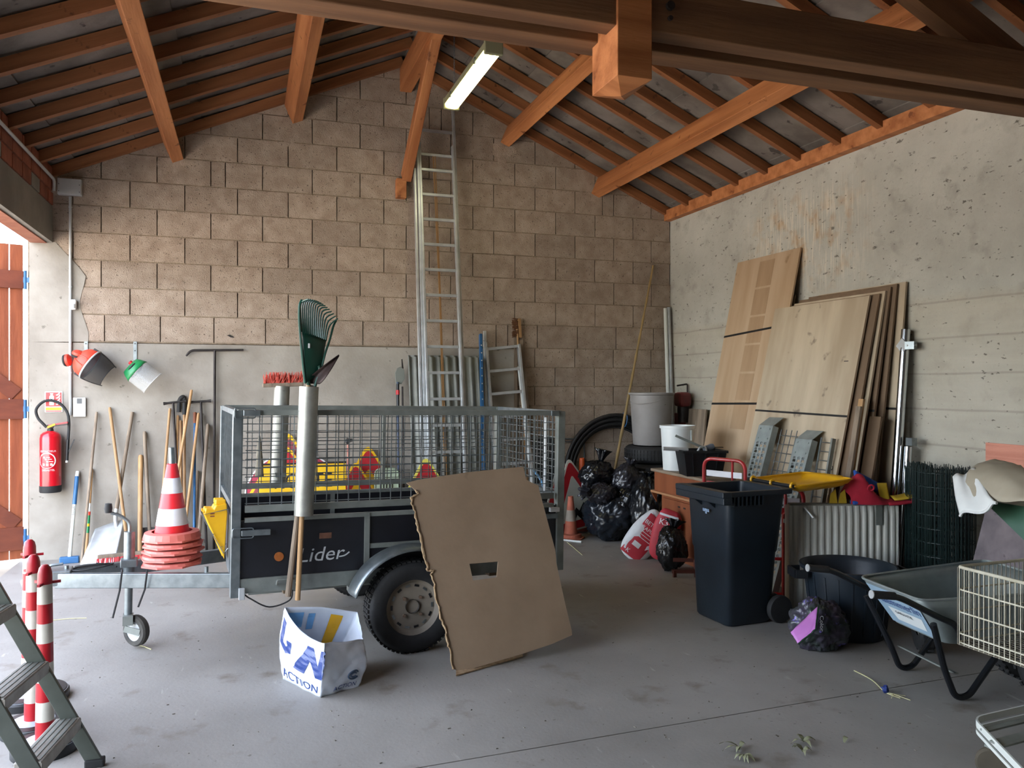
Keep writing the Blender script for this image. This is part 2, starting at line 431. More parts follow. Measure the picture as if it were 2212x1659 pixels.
# rough mortar round the purlin ends
def lumps(name, c, n, r, parent, m, flat=.35):
    mb = MB()
    for i in range(n):
        p = Vector(c) + Vector((random.gauss(0, r), 0, random.gauss(0, r))); s = random.uniform(.02, .05)
        k = random.uniform(0, 9)
        mb.grid(lambda u, v: p + Vector((s * math.sin(PI * v) * math.cos(2 * PI * u) * (1 + .4 * noise.noise((u * 5, v * 5, k))), flat * s * math.sin(PI * v) * math.sin(2 * PI * u), s * math.cos(PI * v))), 7, 5, True)
    return part(name, mb, m, parent)
for c in (at(630, 295, YB - .01), at(365, 365, YB - .01), at(1090, 335, YB - .01), at(1268, 430, YB - .01)):
    lumps('mortar_patch', c, 16, .06, wall, BLOCK, .12)
# small block-outs and broken holes
for px, py in ((498, 727),):
    p = at(px, py, YB - .0145); part('broken_hole', MB().prism([(p.x + dx, p.y - .004, p.z + dz) for dx, dz in ((-.035, .012), (-.01, .02), (.03, -.002), (.036, -.012), (0, -.008))], (0, .003, 0)), STEEL, wall)

# right wall
def right_wall_material():
    N = NT('right_wall_concrete'); b = N.b; X, Y, Z = N.sep()
    c = N.mix(N.ramp(N.noise(1.1, detail=6), .3, .7), hx('#b6b4aa'), hx('#98968d'))
    c = N.mix(N.math('MULTIPLY', N.ramp(N.noise(4, detail=6), .56, .75), .55), c, hx('#77726a'))
    low = N.ramp(N.math('ADD', Z, N.math('MULTIPLY', N.noise(5), .12)), 2.46, 2.38)
    wood = N.mix(N.ramp(N.noise(2, (1, .5, 5), 5), .3, .7), hx('#aea695'), hx('#9b9282'))
    c = N.mix(N.math('MULTIPLY', low, .5), c, wood)
    # board marks of the formwork
    seam = N.n('TexWave', wave_type='BANDS', bands_direction='Z'); seam.inputs['Scale'].default_value = 1.15; seam.inputs['Distortion'].default_value = .4
    N.l(N.co(), seam.inputs[0])
    line = N.math('MULTIPLY', N.ramp(seam.outputs['Fac'], .985, 1.0), low); c = N.mix(N.math('MULTIPLY', line, .35), c, hx('#6d655a'))
    # drip stain high on the wall
    m = N.math('MULTIPLY', N.band(Y, 5.55, 7.0, .25), N.band(Z, 2.65, 3.45, .18))
    drip = N.ramp(N.noise(9, (1, 5, .35), 4), .5, .62)
    rust = N.math('MULTIPLY', N.math('MULTIPLY', N.ramp(N.noise(5, detail=5), .5, .68), m), .7)
    c = N.mix(rust, c, hx('#a47c4a')); c = N.mix(N.math('MULTIPLY', N.math('MULTIPLY', drip, m), .6), c, hx('#d2c8b4'))
    # pits
    pit = N.math('MAXIMUM', N.ramp(N.noise(26, (1, .7, 1.4), 4), .66, .71), N.math('MULTIPLY', N.ramp(N.noise(11, (1, .6, 1.5), 6, .7), .63, .68), N.ramp(Z, 2.2, 2.6))); c = N.mix(N.math('MULTIPLY', pit, .8), c, hx('#4b463f'))
    N.l(c, b.inputs['Base Color']); b.inputs['Roughness'].default_value = .95
    N.bump(N.math('SUBTRACT', N.math('ADD', N.noise(30, detail=6), N.math('MULTIPLY', N.noise(6, detail=5), 1.5)), N.math('MULTIPLY', pit, .8)), .5); return N.m
single('wall_right', MB().bb(XR, XR + .2, YF, YB + .2, 0, EAVE - .02), right_wall_material(), 'rough concrete side wall with board marks and a drip stain', None, kind='structure', loc=(0, 0, 0))
tr = single('trim_1', MB().bb(4.9, XR, YF, YB - .015, EAVE - .035, EAVE + .09), TIMBER, 'orange timber wall plate along the right wall', None, kind='structure')
pb = MB()
pinkp = single('wall_niche', MB().bb(XR - .012, XR + .02, 3.2, 4.29, .2, 1.285), PBRICK, 'pink hollow brick patch in the concrete wall', None, kind='structure')
for i in range(5):
    part('brick', MB().bb(XR - .02, XR, 3.2, 4.28, .22 + i * .212, .22 + i * .212 + .2), PBRICK, pinkp)

# left wall with the big doorway
DO0, DO1, DZ = 1.9, YB - .02, 3.07
lw = single('wall_left', MB().bb(XL - .2, XL, YF, DO0, 0, EAVE + .02), LINTEL, 'left wall beside the open doorway', None, kind='structure', loc=(XL, 0, 0))
part('lintel', MB().bb(XL - .2, XL, DO0, YB - .025, DZ, 3.42), LINTEL, lw, label='cast concrete lintel')
part('lintel_soffit', MB().bb(XL - .19, XL - .05, DO0, YB - .03, DZ - .012, DZ + .004), SOFFIT, lw, label='red brown soffit under the lintel')
y = DO0
i = 0
while y < YB - .03:
    y2 = min(y + .29, YB - .03)
    part('brick', MB().bb(XL - .19, XL + .004 + random.uniform(0, .004), y + .006, y2 - .006, 3.43, 3.55 + random.uniform(-.01, .01)), BRICK if i % 4 else LINTEL, lw)
    part('brick', MB().bb(XL - .19, XL + .002 + random.uniform(0, .004), y + .006, y2 - .006, 3.565, EAVE + .04), BRICK, lw)
    y += .3; i += 1
single('wall_front', MB().prism([(XL - .2, YF, 0), (XR + .2, YF, 0), (XR + .2, YF, EAVE), (XC, YF, ZR + .1), (XL - .2, YF, EAVE)], (0, -.2, 0)), LINTEL, 'gable wall behind the viewer', None, kind='structure', loc=(0, YF, 0))

# roof: sheets, rafters, purlins
SA = math.atan(SL); cs, sn = math.cos(SA), math.sin(SA)
RAFH = .095
ceil = single('ceiling', MB().prism([(XL - .5, YF - .3, roofz(XL - .5) + .16), (XC, YF - .3, ZR + .16), (XR + .5, YF - .3, roofz(XR + .5) + .16), (XR + .5, YF - .3, roofz(XR + .5) + .2), (XC, YF - .3, ZR + .2), (XL - .5, YF - .3, roofz(XL - .5) + .2)], (0, YB - YF + .6, 0)),
              SHEET, 'underside of the roof with rafters and purlins', None, kind='structure', loc=(0, 0, 0))
for sgn in (-1, 1):                     # roofing sheets under the covering, lapped and uneven
    n = 7; half = (XR - XC) + .45
    for i in range(n):
        for j in range(6):
            a, b = half * i / n, half * (i + 1) / n + .04; y0 = YF + j * 1.7; y1 = min(y0 + 1.72, YB + .2)
            dz = RAFH / cs + .004 + .006 * (i % 2) + random.uniform(0, .006)
            A = Vector((XC + sgn * a, 0, ZR - SL * a + dz)); B = Vector((XC + sgn * b, 0, ZR - SL * b + dz + .012))
            part('roofing_sheet', MB().prism([(A.x, y0, A.z), (B.x, y0, B.z), (B.x, y1, B.z), (A.x, y1, A.z)], (0, 0, .01)), SHEET, ceil)
nl = Vector((-sn, 0, cs)); nr = Vector((sn, 0, cs))
yy = YB - .05
while yy > YF:
    jx = random.uniform(-.015, .015)
    for sgn in (-1, 1):
        n = nl if sgn < 0 else nr
        xe = XL - .3 if sgn < 0 else XR + .3
        p0 = Vector((XC, yy + jx, ZR)) + n * RAFH / 2; p1 = Vector((xe, yy + jx, roofz(xe))) + n * RAFH / 2
        beam('rafter', p0, p1, .062, RAFH, RAFTW, ceil, up=n)
    yy -= .5
for x, nn in ((-.735, nl), (.44, nl), (2.92, nr), (4.06, nr)):
    n = nn; c = Vector((x, 0, roofz(x))) - n * .108
    beam('purlin', c + Vector((0, YF, 0)), c + Vector((0, YB + .03, 0)), .115, .215, TIMBER, ceil, up=n, bevel=.006)
beam('ridge_purlin', (XC + .02, YF, ZR - .15), (XC + .02, YB + .03, ZR - .15), .13, .26, TIMBER, ceil, bevel=.006)
beam('ridge_brace', at(877, 384, YB - .05), Vector((1.70, 7.35, ZR - .22)), .10, .14, TIMBER, ceil, up=(0, 1, .6), bevel=.008)
pb0 = at(866, 408, YB - .05)
beam('brace_corbel', pb0 + Vector((0, -.05, 0)), pb0 + Vector((0, .06, 0)), .11, .21, TIMBER, ceil, bevel=.006)

# truss: twin tie beams, king post, principal rafters
KS = .90; TZ = CAMH + 1.89 * KS
truss = thing('roof_truss', 'dark twin tie beam truss crossing the roof overhead', 'roof truss', (XC, 3.6, TZ), kind='structure')
y1, y2, y3, y4 = 3.80 * KS, 3.93 * KS, 4.03 * KS, 4.21 * KS; TH2 = .25 * KS
beam('tie_beam', (XL - .1, (y1 + y2) / 2, TZ + TH2 / 2), (XR + .1, (y1 + y2) / 2, TZ + TH2 / 2), y2 - y1, TH2, TIMBERD, truss, bevel=.006)
beam('tie_beam', (XL - .1, (y3 + y4) / 2, TZ + TH2 / 2), (XR + .1, (y3 + y4) / 2, TZ + TH2 / 2), y4 - y3, TH2, TIMBERD, truss, bevel=.006)
kx0, kx1 = 1.85 * KS, 2.053 * KS; kxm = (kx0 + kx1) / 2
mb = MB(); zb = at(1329, 161, y1 - .015).z
mb.bb(kx0, kx1, y1 - .015, y3 + .07, zb, ZR - .3)
q = [(kx0, y1 - .015, zb), (kx1, y1 - .015, zb), (kx1, y3 + .07, zb), (kx0, y3 + .07, zb)]
mb.add(q + [((kx0 + kx1) / 2, (y1 + y3) / 2 + .03, zb - .04)], [(0, 1, 4), (1, 2, 4), (2, 3, 4), (3, 0, 4)])
part('king_post', mb, TIMBER, truss, bevel=.004)
for sgn in (-1, 1):
    xe = XC + sgn * 2.75; n = nl if sgn < 0 else nr
    beam('principal_rafter', (kxm, (y2 + y3) / 2, ZR - .36), (xe, (y2 + y3) / 2, TZ + .19), .1, .2, TIMBERD, truss, up=n)
part('bolt', MB().cyl((1.95, y1 + .002, TZ + .13), (1.95, y1 - .018, TZ + .13), .022, n=10), STEEL, truss)
part('bolt', MB().cyl((1.95, y1 + .002, TZ + .07), (1.95, y1 - .016, TZ + .07), .012, n=8), STEEL, truss)

# outside ground and the open door leaf
def ground_material():
    N = NT('sunlit_yard'); N.l(N.mix(N.ramp(N.noise(1.5), .3, .7), hx('#b9b0a2'), hx('#a0978a')), N.b.inputs['Base Color']); N.b.inputs['Roughness'].default_value = .9; return N.m
single('ground_outside', MB().bb(-40, XL - .28, -30, 45, -.2, -.03), ground_material(), 'pale yard outside the doorway', None, kind='structure', loc=(-10, 5, -.2))
hl = Vector((XL - .26, YB + .03, 0)); dd = Vector((-.942, -.33, 0)).normalized(); dn = Vector((dd.y, -dd.x, 0))
if dn.y > 0: dn = -dn
door = thing('door_1', 'brown plank door leaf standing open outside the left doorway', 'door', hl, kind='structure')
for i in range(11):
    a = hl + dd * (i * .115 + .004) ; b = hl + dd * (i * .115 + .111)
    part('plank', MB().prism([a + Vector((0, 0, .02)), b + Vector((0, 0, .02)), b + Vector((0, 0, 3.04)), a + Vector((0, 0, 3.04))], -dn * .03), DOORW, door, bevel=.003)
for zc, h in ((2.70, .17), (1.46, .19), (.22, .22)):
    a, b = hl, hl + dd * 1.27
    part('ledge', MB().prism([a + Vector((0, 0, zc - h / 2)), b + Vector((0, 0, zc - h / 2)), b + Vector((0, 0, zc + h / 2)), a + Vector((0, 0, zc + h / 2))], dn * .028), DOORD, door, bevel=.004)
    hg = part('hinge', MB().cyl(hl + dn * .03 + Vector((.012, 0, zc - .09)), hl + dn * .03 + Vector((.012, 0, zc + .09)), .014, n=10).box(hl + dn * .03 + Vector((.03, 0, zc)), (.07, .012, .05)), BLUE, door)
for za, zb2 in ((.35, 1.35), (1.6, 2.58)):
    a = hl + dn * .002 + dd * .06 + Vector((0, 0, za)); b = hl + dn * .002 + dd * 1.2 + Vector((0, 0, zb2))
    mb = MB(); mb.bar(a, b, .022, .13, up=dn.cross(dd)); part('brace', mb, DOORD, door)

# ------------------------------------------------------------ fixtures on the back wall
W = YB - .026                                     # face of the render
V = Vector
def conduit():
    p0, p1 = at(152, 425, W - .014), at(152, 897, W - .014)
    t = thing('electrical_conduit', 'grey plastic conduit running down the wall below the junction box', 'conduit', (p0.x, W - .014, p1.z))
    part('pipe', MB().cyl((p0.x, p0.y, p1.z), (p0.x, p0.y, p0.z), .0125, n=12), GREY1, t, smooth=True)
    for py in (448, 620, 805): z = at(152, py, W).z; part('clip', MB().lathe([(.015, -.008), (.017, 0), (.015, .008)], (p0.x, p0.y, z), 12).box((p0.x, W - .004, z), (.03, .012, .014)), GREY1, t)
    a, b = at(125, 385, W - .03), at(177, 424, W - .03)
    t = thing('junction_box', 'square grey junction box at the top of the conduit', 'junction box', (a.x, W, b.z))
    part('box_body', MB().bb(a.x, b.x, W - .06, W - .002, b.z, a.z), GREY1, t, bevel=.006)
    part('lid', MB().bb(a.x + .004, b.x - .004, W - .068, W - .061, b.z + .004, a.z - .004), GREY1, t, bevel=.003)
    for x in (a.x + .015, b.x - .015):
        for z in (a.z - .06, b.z + .03): part('screw', MB().cyl((x, W - .068, z), (x, W - .071, z), .004, n=8), STEEL, t)
    a = at(158, 658, W - .03)
    t = thing('motion_sensor', 'small white motion sensor clipped beside the conduit', 'sensor', (a.x, W, a.z - .05))
    part('housing', MB().bb(a.x - .025, a.x + .028, W - .05, W - .001, a.z - .05, a.z + .05), WHITE, t, bevel=.012)
    part('lens', MB().grid(lambda u, v: V((a.x + .002 + .02 * math.cos(PI * u), W - .05 - .012 * math.sin(PI * u), a.z - .035 + .04 * v)), 9, 3), GREY1, t, smooth=True)
    # cable conduit along the rafters' feet
    mb = MB().tube(roundpath([(XL + .03, DO0, 3.655), (XL + .03, YB - .10, 3.66), (XL + .02, YB - .07, 3.56)], .08), .014, 8)
    single('eaves_conduit', mb, GREY1, 'thin grey conduit running along the top of the left wall', 'conduit', smooth=True)
conduit()

def fire_sign():
    a, b = at(97, 846, W - .004), at(135, 890, W - .004)
    t = thing('fire_sign', 'red and white fire extinguisher sign above the extinguisher', 'sign', (a.x, W, b.z))
    part('plate', MB().bb(a.x, b.x, W - .004, W - .001, b.z, a.z), WHITE, t)
    zt = a.z - .008; zm = b.z + .055
    part('red_field', MB().bb(a.x + .008, b.x - .008, W - .006, W - .004, zm, zt), REDP, t)
    part('yellow_strip', MB().bb(a.x + .008, b.x - .008, W - .006, W - .004, b.z + .018, b.z + .045), YELS, t)
    part('red_strip', MB().bb(a.x + .008, b.x - .008, W - .006, W - .004, b.z + .004, b.z + .014), REDP, t)
    cx = a.x + .058; w_ = .019
    part('bottle_pictogram', MB().prism([(cx + x, W - .008, zm + .012 + z) for x, z in ((-w_, 0), (w_, 0), (w_, .085), (.008, .10), (.014, .115), (-.014, .115), (-.008, .10), (-w_, .085))], (0, .002, 0)), WHITE, t)
    for dz in (.045, .065): part('ring_mark', MB().tube(arc((cx, W - .009, zm + .012 + dz), .008, 0, 2 * PI, 12, (1, 0, 0), (0, 0, 1))[:-1], .0018, 4, True), STEEL, t)
    for i in range(4):
        z0 = zm + .02 + i * .03; x0 = b.x - .058
        part('flame_pictogram', MB().prism([(x0 + x, W - .008, z0 + z) for x, z in ((0, 0), (.02, .012), (.034, .034), (.040, .03), (.032, .008), (.012, -.006))], (0, .002, 0)), WHITE, t)
fire_sign()

def keypad():
    a, b = at(158, 859, W - .02), at(185, 900, W - .02)
    t = thing('alarm_keypad', 'white alarm keypad with a small grey screen', 'keypad', (a.x, W, b.z))
    part('casing', MB().bb(a.x, b.x, W - .022, W, b.z, a.z), WHITE, t, bevel=.004)
    part('screen', MB().bb(a.x + .033, b.x - .033, W - .025, W - .021, a.z - .058, a.z - .008), SCREEN, t)
    for i in range(3):
        for j in range(4): x = a.x + .038 + i * .024; z = a.z - .085 - j * .024; part('key', MB().bb(x, x + .009, W - .024, W - .021, z - .007, z), GREY1, t)
keypad()

def extinguisher():
    c = at(109, 1000, W - .10); zb = at(109, 1063, W - .1).z; zt = at(109, 932, W - .1).z; r = .092; H = zt - zb
    t = thing('fire_extinguisher', 'red fire extinguisher with black hose hung on the rendered wall', 'extinguisher', (c.x, c.y, zb))
    o = V((c.x, c.y, zb))
    part('body', MB().lathe([(0, .05), (r, .05), (r, H - .06), (r * .93, H - .03), (r * .7, H - .008), (r * .3, H + .006), (.02, H + .012), (0, H + .012)], o, 32), REDX, t, smooth=True, sharp=50)
    part('foot_ring', MB().lathe([(0, 0), (r * .96, 0), (r * 1.02, .01), (r * 1.02, .065), (r, .066)], o, 32), RUBBER, t, smooth=True)
    part('valve', MB().cyl(o + V((0, 0, H)), o + V((0, 0, H + .04)), .03, .022, 14).box(o + V((0, 0, H + .05)), (.05, .04, .03)), STEEL, t, smooth=True)
    part('lever', MB().bar(o + V((-.015, -.01, H + .058)), o + V((.15, -.01, H + .085)), .022, .016), REDP, t, bevel=.003)
    part('carry_handle', MB().bar(o + V((.02, -.01, H + .05)), o + V((.15, -.01, H + .066)), .024, .008), STEEL, t)
    part('safety_tag', MB().bar(o + V((-.02, -.03, H + .04)), o + V((.045, -.03, H + .07)), .004, .018), YEL, t)
    pts = [o + V(p) for p in ((-.03, -.01, H + .04), (-.06, -.01, H + .075), (-.105, 0, H + .13), (-.12, 0, H + .21), (-.07, .02, H + .28), (0, .03, H + .295), (.08, .03, H + .26), (.14, .03, H + .17), (.155, .01, H + .05), (.15, -.01, H - .1))]
    part('hose', MB().tube(smoothpath(pts), .013, 10), RUBBER, t, smooth=True)
    noz = part('spray_gun', MB().cyl(o + V((.15, -.01, H - .08)), o + V((.142, -.01, H - .28)), .016, .013, 12), BLACKP, t, smooth=True)
    part('trigger', MB().bar(o + V((.155, -.01, H - .20)), o + V((.205, -.01, H - .08)), .014, .010), BLACKP, noz)
    part('nozzle_tip', MB().cyl(o + V((.142, -.01, H - .28)), o + V((.140, -.01, H - .30)), .011, n=10), WHITE, noz)
    def wrap(x, z, rr=r + .0015): a = -PI / 2 + x / r; return o + V((rr * math.cos(a), rr * math.sin(a), z))
    def ringpts(r0, a0, a1, n, zc): return [wrap(-.012 + r0 * math.cos(a0 + (a1 - a0) * i / n), zc + r0 * math.sin(a0 + (a1 - a0) * i / n)) for i in range(n + 1)]
    zc = H * .53
    part('white_arc', MB().tube(ringpts(.072, R(140), R(-48), 30, zc), .0055, 4), WHITE, t)
    part('thin_arc', MB().tube(ringpts(.072, R(140), R(312), 30, zc), .0018, 4), WHITE, t)
    text('EXTINCTEUR', .024, None, WHITE, t, fn=lambda x, y: wrap(x - .005, zc + .088 + y))
    text('DESAUTEL', .024, None, WHITE, t, fn=lambda x, y: wrap(x, zc - .09 + y))
    for i, (x, z) in enumerate(((-.035, .032), (-.02, .014), (-.008, -.008))):
        mb = MB(); mb.add([wrap(x + .009 * math.cos(q * PI / 5), zc + z + .009 * math.sin(q * PI / 5)) for q in range(10)], [tuple(range(10))]); part('step_mark', mb, WHITE, t)
        mb = MB(); mb.add([wrap(x + .016, zc + z - .002), wrap(x + .05, zc + z - .004), wrap(x + .05, zc + z + .002), wrap(x + .016, zc + z + .004)], [(0, 1, 2, 3)]); part('print_line', mb, WHITE, t)
    for x in (-.05, -.018, .016):
        mb = MB(); mb.add([wrap(x, zc - .047), wrap(x + .02, zc - .047), wrap(x + .02, zc - .03), wrap(x + .012, zc - .024), wrap(x, zc - .024)], [(0, 1, 2, 3, 4)]); part('class_mark', mb, WHITE, t)
extinguisher()

def helmet():
    for px in (186, 292):
        a, b = at(px, 738, W), at(px, 790, W)
        t = thing('wall_hook', 'flat steel strip hook holding the ' + ('orange helmet' if px < 200 else 'green face shield'), 'hook', (a.x, W, b.z), 'hooks on the rendered wall')
        part('strip', MB().bb(a.x - .016, a.x + .016, W - .008, W - .001, b.z, a.z), GALV, t)
        part('peg', MB().tube(roundpath([(a.x, W - .005, b.z + .02), (a.x, W - .09, b.z + .01), (a.x, W - .10, b.z + .05)], .02), .006, 8), GALV, t)
        for z in (a.z - .02, a.z - .09): part('screw', MB().cyl((a.x, W - .008, z), (a.x, W - .012, z), .006, n=8), STEEL, t)
    c = at(190, 785, W - .14)
    t = thing('forestry_helmet', 'orange helmet with ear muffs and black gauze visor hanging on the wall', 'helmet', (c.x, c.y, c.z - .25))
    A = frame(c, (.82, -.12, -.56), (.56, .1, .82)).to_3x3()      # local x: towards the visor, y: across, z: out of the wall
    M = A.to_4x4(); M.translation = c
    def dome(u, v):
        a = 2 * PI * u; b = v * PI * .52; rr = .135
        return V((-rr * 1.05 * math.cos(b) + .02, rr * 1.1 * math.sin(b) * math.cos(a), rr * .95 * math.sin(b) * math.sin(a)))
    part('shell', MB(M).grid(dome, 28, 10, True), ORANGE, t, smooth=True, solid=.004)
    for y in (-.02, .03): part('ridge', MB(M).tube([dome(.25 + .05 * y / .03, v / 8) * 1.015 for v in range(1, 8)], .007, 6), ORANGE, t, smooth=True)
    part('brim', MB(M).tube([V((.028, .152 * math.cos(q * PI / 14), .132 * math.sin(q * PI / 14))) for q in range(28)], .009, 6, True), GREY1, t, smooth=True)
    def vis(u, v):
        a = R(-20) + R(220) * u; x = .03 + .19 * v; rr = .152 - .012 * v - .03 * v * v
        return V((x, rr * 1.02 * math.cos(a), rr * .9 * math.sin(a)))
    part('gauze_visor', MB(M).grid(vis, 20, 6), MESHV, t, smooth=True)
    part('visor_rim', MB(M).tube([vis(i / 20, 1) for i in range(21)], .004, 6), BLACKP, t)
    for uu in (0, 1): part('visor_edge', MB(M).tube([vis(uu, i / 5) for i in range(6)], .004, 6), BLACKP, t)
    for pp, axd in ((at(170, 764, W - .17), V((.3, -.25, .95))), (at(147, 778, W - .13), V((.95, -.2, .15)))):
        rt = axd.normalized().to_track_quat('Z', 'Y').to_matrix()
        m_ = part('ear_muff', MB().lathe([(0, .03), (.035, .028), (.056, .012), (.06, -.006), (.058, -.012), (0, -.012)], pp, 20, rt), ORANGE, t, smooth=True)
        part('ear_pad', MB().lathe([(.05, -.012), (.058, -.02), (.054, -.034), (.03, -.038), (0, -.038)], pp, 20, rt), RUBBER, m_, smooth=True)
    for sy in (-1, 1): part('side_clip', MB(M).box((.0, sy * .14, .03), (.06, .025, .03)), STEEL, t, bevel=.004)
    # face shield
    c = at(300, 805, W - .12)
    t = thing('face_shield', 'clear face shield with green brow guard hanging on the wall', 'face shield', (c.x, c.y, c.z - .2))
    M = frame(c, (.75, -.1, -.62), (.62, .15, .75)); 
    def brow(u, v):
        a = R(-10) + R(200) * u
        return V((-.10 + .09 * v, (.075 + .035 * v ** .7) * math.cos(a) * 1.15, .015 + (.04 + .05 * v ** .7) * math.sin(a)))
    part('brow_guard', MB(M).grid(brow, 18, 4), GREEN, t, smooth=True, solid=.004)
    def lens(u, v):
        a = R(-5) + R(190) * u; return V((-.02 + .19 * v, .112 * math.cos(a) * 1.1, .02 + .08 * math.sin(a)))
    part('clear_lens', MB(M).grid(lens, 16, 5), CLEAR, t, smooth=True)
    part('lens_rim', MB(M).tube([lens(i / 16, 1) for i in range(17)], .003, 6), WHITE, t)
    part('head_band', MB(M).tube(arc((-.05, 0, -.01), .085, 0, 2 * PI, 20, (0, 1, 0), (.25, 0, -1))[:-1], .012, 6, True), BLACKP, t, smooth=True)
    part('ratchet_knob', MB(M).cyl((-.11, .03, -.03), (-.14, .03, -.03), .02, n=12), RED, t)
helmet()

# ------------------------------------------------------------ long tools leaning on the back wall
GRP = 'long tools leaning on the rendered wall'
def handle(name, label, tp, bp, r, m, cat='tool', Yt=W - .02, r1=None, parts=None):
    a = at(tp[0], tp[1], Yt); b = fl(*bp)
    if b.y > W - .04: b.y = W - .05
    d = (b - a).normalized()
    t = thing(name, label, cat, (b.x, b.y, 0), GRP)
    part('handle', MB().tube([a, a + d * .02, b], [r * .7, r, r1 or r], 10), m, t, smooth=True)
    return t, a, b, d
def sledge():
    b = fl(150, 1216); a = at(168, 1018, W - .025); d = (a - b).normalized()
    t = thing('sledge_hammer', 'blue headed sledge hammer with blue and white handle beside the doorway', 'hammer', (b.x, b.y, 0), GRP)
    hb = b + V((0, 0, .03)); L = (a - hb).length
    part('head', MB().box(hb, (.165, .06, .062), rotz(R(4))), BLUE, t, bevel=.008)
    part('handle', MB().tube([hb, hb + d * L * .66], [.017, .016], 12), OFFW, t, smooth=True)
    part('grip', MB().tube([hb + d * L * .62, hb + d * L * .94], [.019, .019], 12), BLUE, t, smooth=True)
    part('end_cap', MB().tube([hb + d * L * .94, a], [.018, .016], 12), WHITE, t, smooth=True)
    text('TIVOA', .03, frame(hb + d * L * .55 + V((0, -.0175, 0)), d, V((-1, 0, 0))), STEEL, t)
sledge()
handle('garden_tool', 'thin brown wooden handle leaning just right of the sledge hammer', (209, 890), (176, 1221), .013, WOODG)
t, a, b, d = handle('labelled_handle', 'wooden handle with a white and green label beside the sledge hammer', (198, 1012), (185, 1212), .015, WOODH)
L = (b - a).length
for f0, f1, m in ((.38, .47, WHITE), (.47, .51, ORANGE), (.51, .60, GREEN), (.60, .63, YELS), (.63, .70, GREEN)):
    part('label_band', MB().cyl(a + d * L * f0, a + d * L * f1, .0163, n=12, caps=False), m, t, smooth=True)
def scoop():
    a = at(286, 890, W - .02); s = at(250, 1110, W - .16); b = fl(212, 1224)
    t = thing('scoop_shovel', 'large aluminium scoop shovel with a wooden handle', 'shovel', (b.x, b.y, 0), GRP)
    part('handle', MB().tube([a, s], [.016, .019], 12), WOODG, t, smooth=True)
    e = at(252, 1165, W - .2)
    part('socket', MB().tube(smoothpath([s + (a - s).normalized() * .05, s + V((0, -.01, -.06)), e + V((.015, 0, .05)), e], 5), [.02] * 10 + [.021] * 6, 12) if False else MB().tube(smoothpath([s + (a - s).normalized() * .05, s + V((0, -.01, -.06)), e + V((.015, 0, .05)), e], 5), .021, 12), ALU, t, smooth=True)
    c = [at(205, 1143, W - .17), at(268, 1122, W - .17), fl(247, 1226), fl(172, 1226)]
    for q in (2, 3): c[q].y -= .06; c[q].z = .004
    def bl(u, v):
        p = (c[0] * (1 - u) + c[1] * u) * (1 - v) + (c[3] * (1 - u) + c[2] * u) * v
        return p + V((0, .05 * math.sin(PI * u) * (1 - .3 * v), 0))
    part('blade', MB().grid(bl, 14, 10), ALU, t, smooth=True, solid=.004)
    part('rib', MB().tube(smoothpath([e + V((0, -.01, .01)), e + V((-.03, -.01, -.07)), e + V((-.10, 0, -.17))], 4), [.016, .016, .015, .014, .012, .010, .008, .006, .003], 8), ALU, t, smooth=True)
scoop()
t, a, b, d = handle('hoe', 'tan wooden hoe handle crossing in front of the scoop shovel handle', (237, 880), (280, 1212), .015, WOODH)
part('socket', MB().cyl(b - d * .10, b - d * .03, .026, .022, 12).box(b - d * .035 + V((.02, 0, 0)), (.09, .03, .05)), GALV, t)
handle('pick_handle', 'thick pale wooden pick handle standing short against the wall', (304, 983), (302, 1212), .024, WOODH, r1=.021)
t, a, b, d = handle('spade', 'narrow spade with a grey handle behind the pick handle', (312, 932), (326, 1206), .017, WOODG)
part('blade', MB().prism([b - d * .30 + V((x, -.004, 0)) + d * zz for x, zz in ((-.075, 0), (.075, 0), (.07, .22), (.0, .30), (-.07, .22))], (0, .008, 0)), STEEL, t)
t, a, b, d = handle('rake_handle', 'wooden handle with a white lower sleeve left of the cones', (367, 882), (340, 1206), .013, WOODH)
part('sleeve', MB().cyl(a + d * .95, b, .0165, n=12), BAGL, t, smooth=True)
def tee(px0, py0, px1, py1, tpx, tpy, bpx, lab):
    l, r_ = at(px0, py0, W - .04), at(px1, py1, W - .04); m_ = at(tpx, tpy, W - .04); b = fl(bpx, 1200)
    t = thing('lifting_key', lab, 'T key', (b.x, b.y, 0), GRP)
    part('crossbar', MB().tube([l, l * .8 + r_ * .2, r_ * .8 + l * .2, r_], [.016, .011, .011, .016], 10), STEEL, t, smooth=True)
    part('stem', MB().cyl(m_, b, .012, n=10), STEEL, t, smooth=True); return t
tee(353, 872, 402, 866, 374, 871, 392, 'black iron T key with bent crossbar behind the cone tip')
tee(410, 869, 456, 866, 434, 868, 447, 'slim black iron T key beside the trailer front')
handle('garden_tool', 'pale wooden handle just right of the black T key stem', (384, 897), (376, 1203), .014, WOODH)
handle('garden_tool', 'short wooden handle behind the crossing long handle', (390, 908), (393, 1203), .014, WOODH)
t, a, b, d = handle('crowbar_handle', 'wooden handle with a black hooked rubber top', (398, 862), (399, 1203), .014, WOODH)
part('rubber_top', MB().tube(smoothpath([a + d * .16, a, a + V((-.02, -.01, .02)), a + V((-.045, -.01, -.02)), a + V((-.05, -.01, -.13))], 4), .02, 10), RUBBER, t, smooth=True)
handle('garden_tool', 'longest tan wooden handle slanting across the other handles', (414, 842), (353, 1208), .014, WOODH, Yt=W - .06)
handle('garden_tool', 'light tan handle slanting down beside the cone bands', (429, 892), (392, 1206), .014, WOODH, Yt=W - .06)
t, a, b, d = handle('blue_shaft_tool', 'tool with a dark blue shaft and a brown top', (421, 893), (419, 1203), .013, BLUE)
part('top', MB().cyl(a - d * .01, a + d * .10, .017, n=10), BROWNW, t, smooth=True)
handle('garden_tool', 'rough grey wooden handle slanting beside the trailer front', (449, 916), (426, 1205), .018, WOODG, Yt=W - .05)
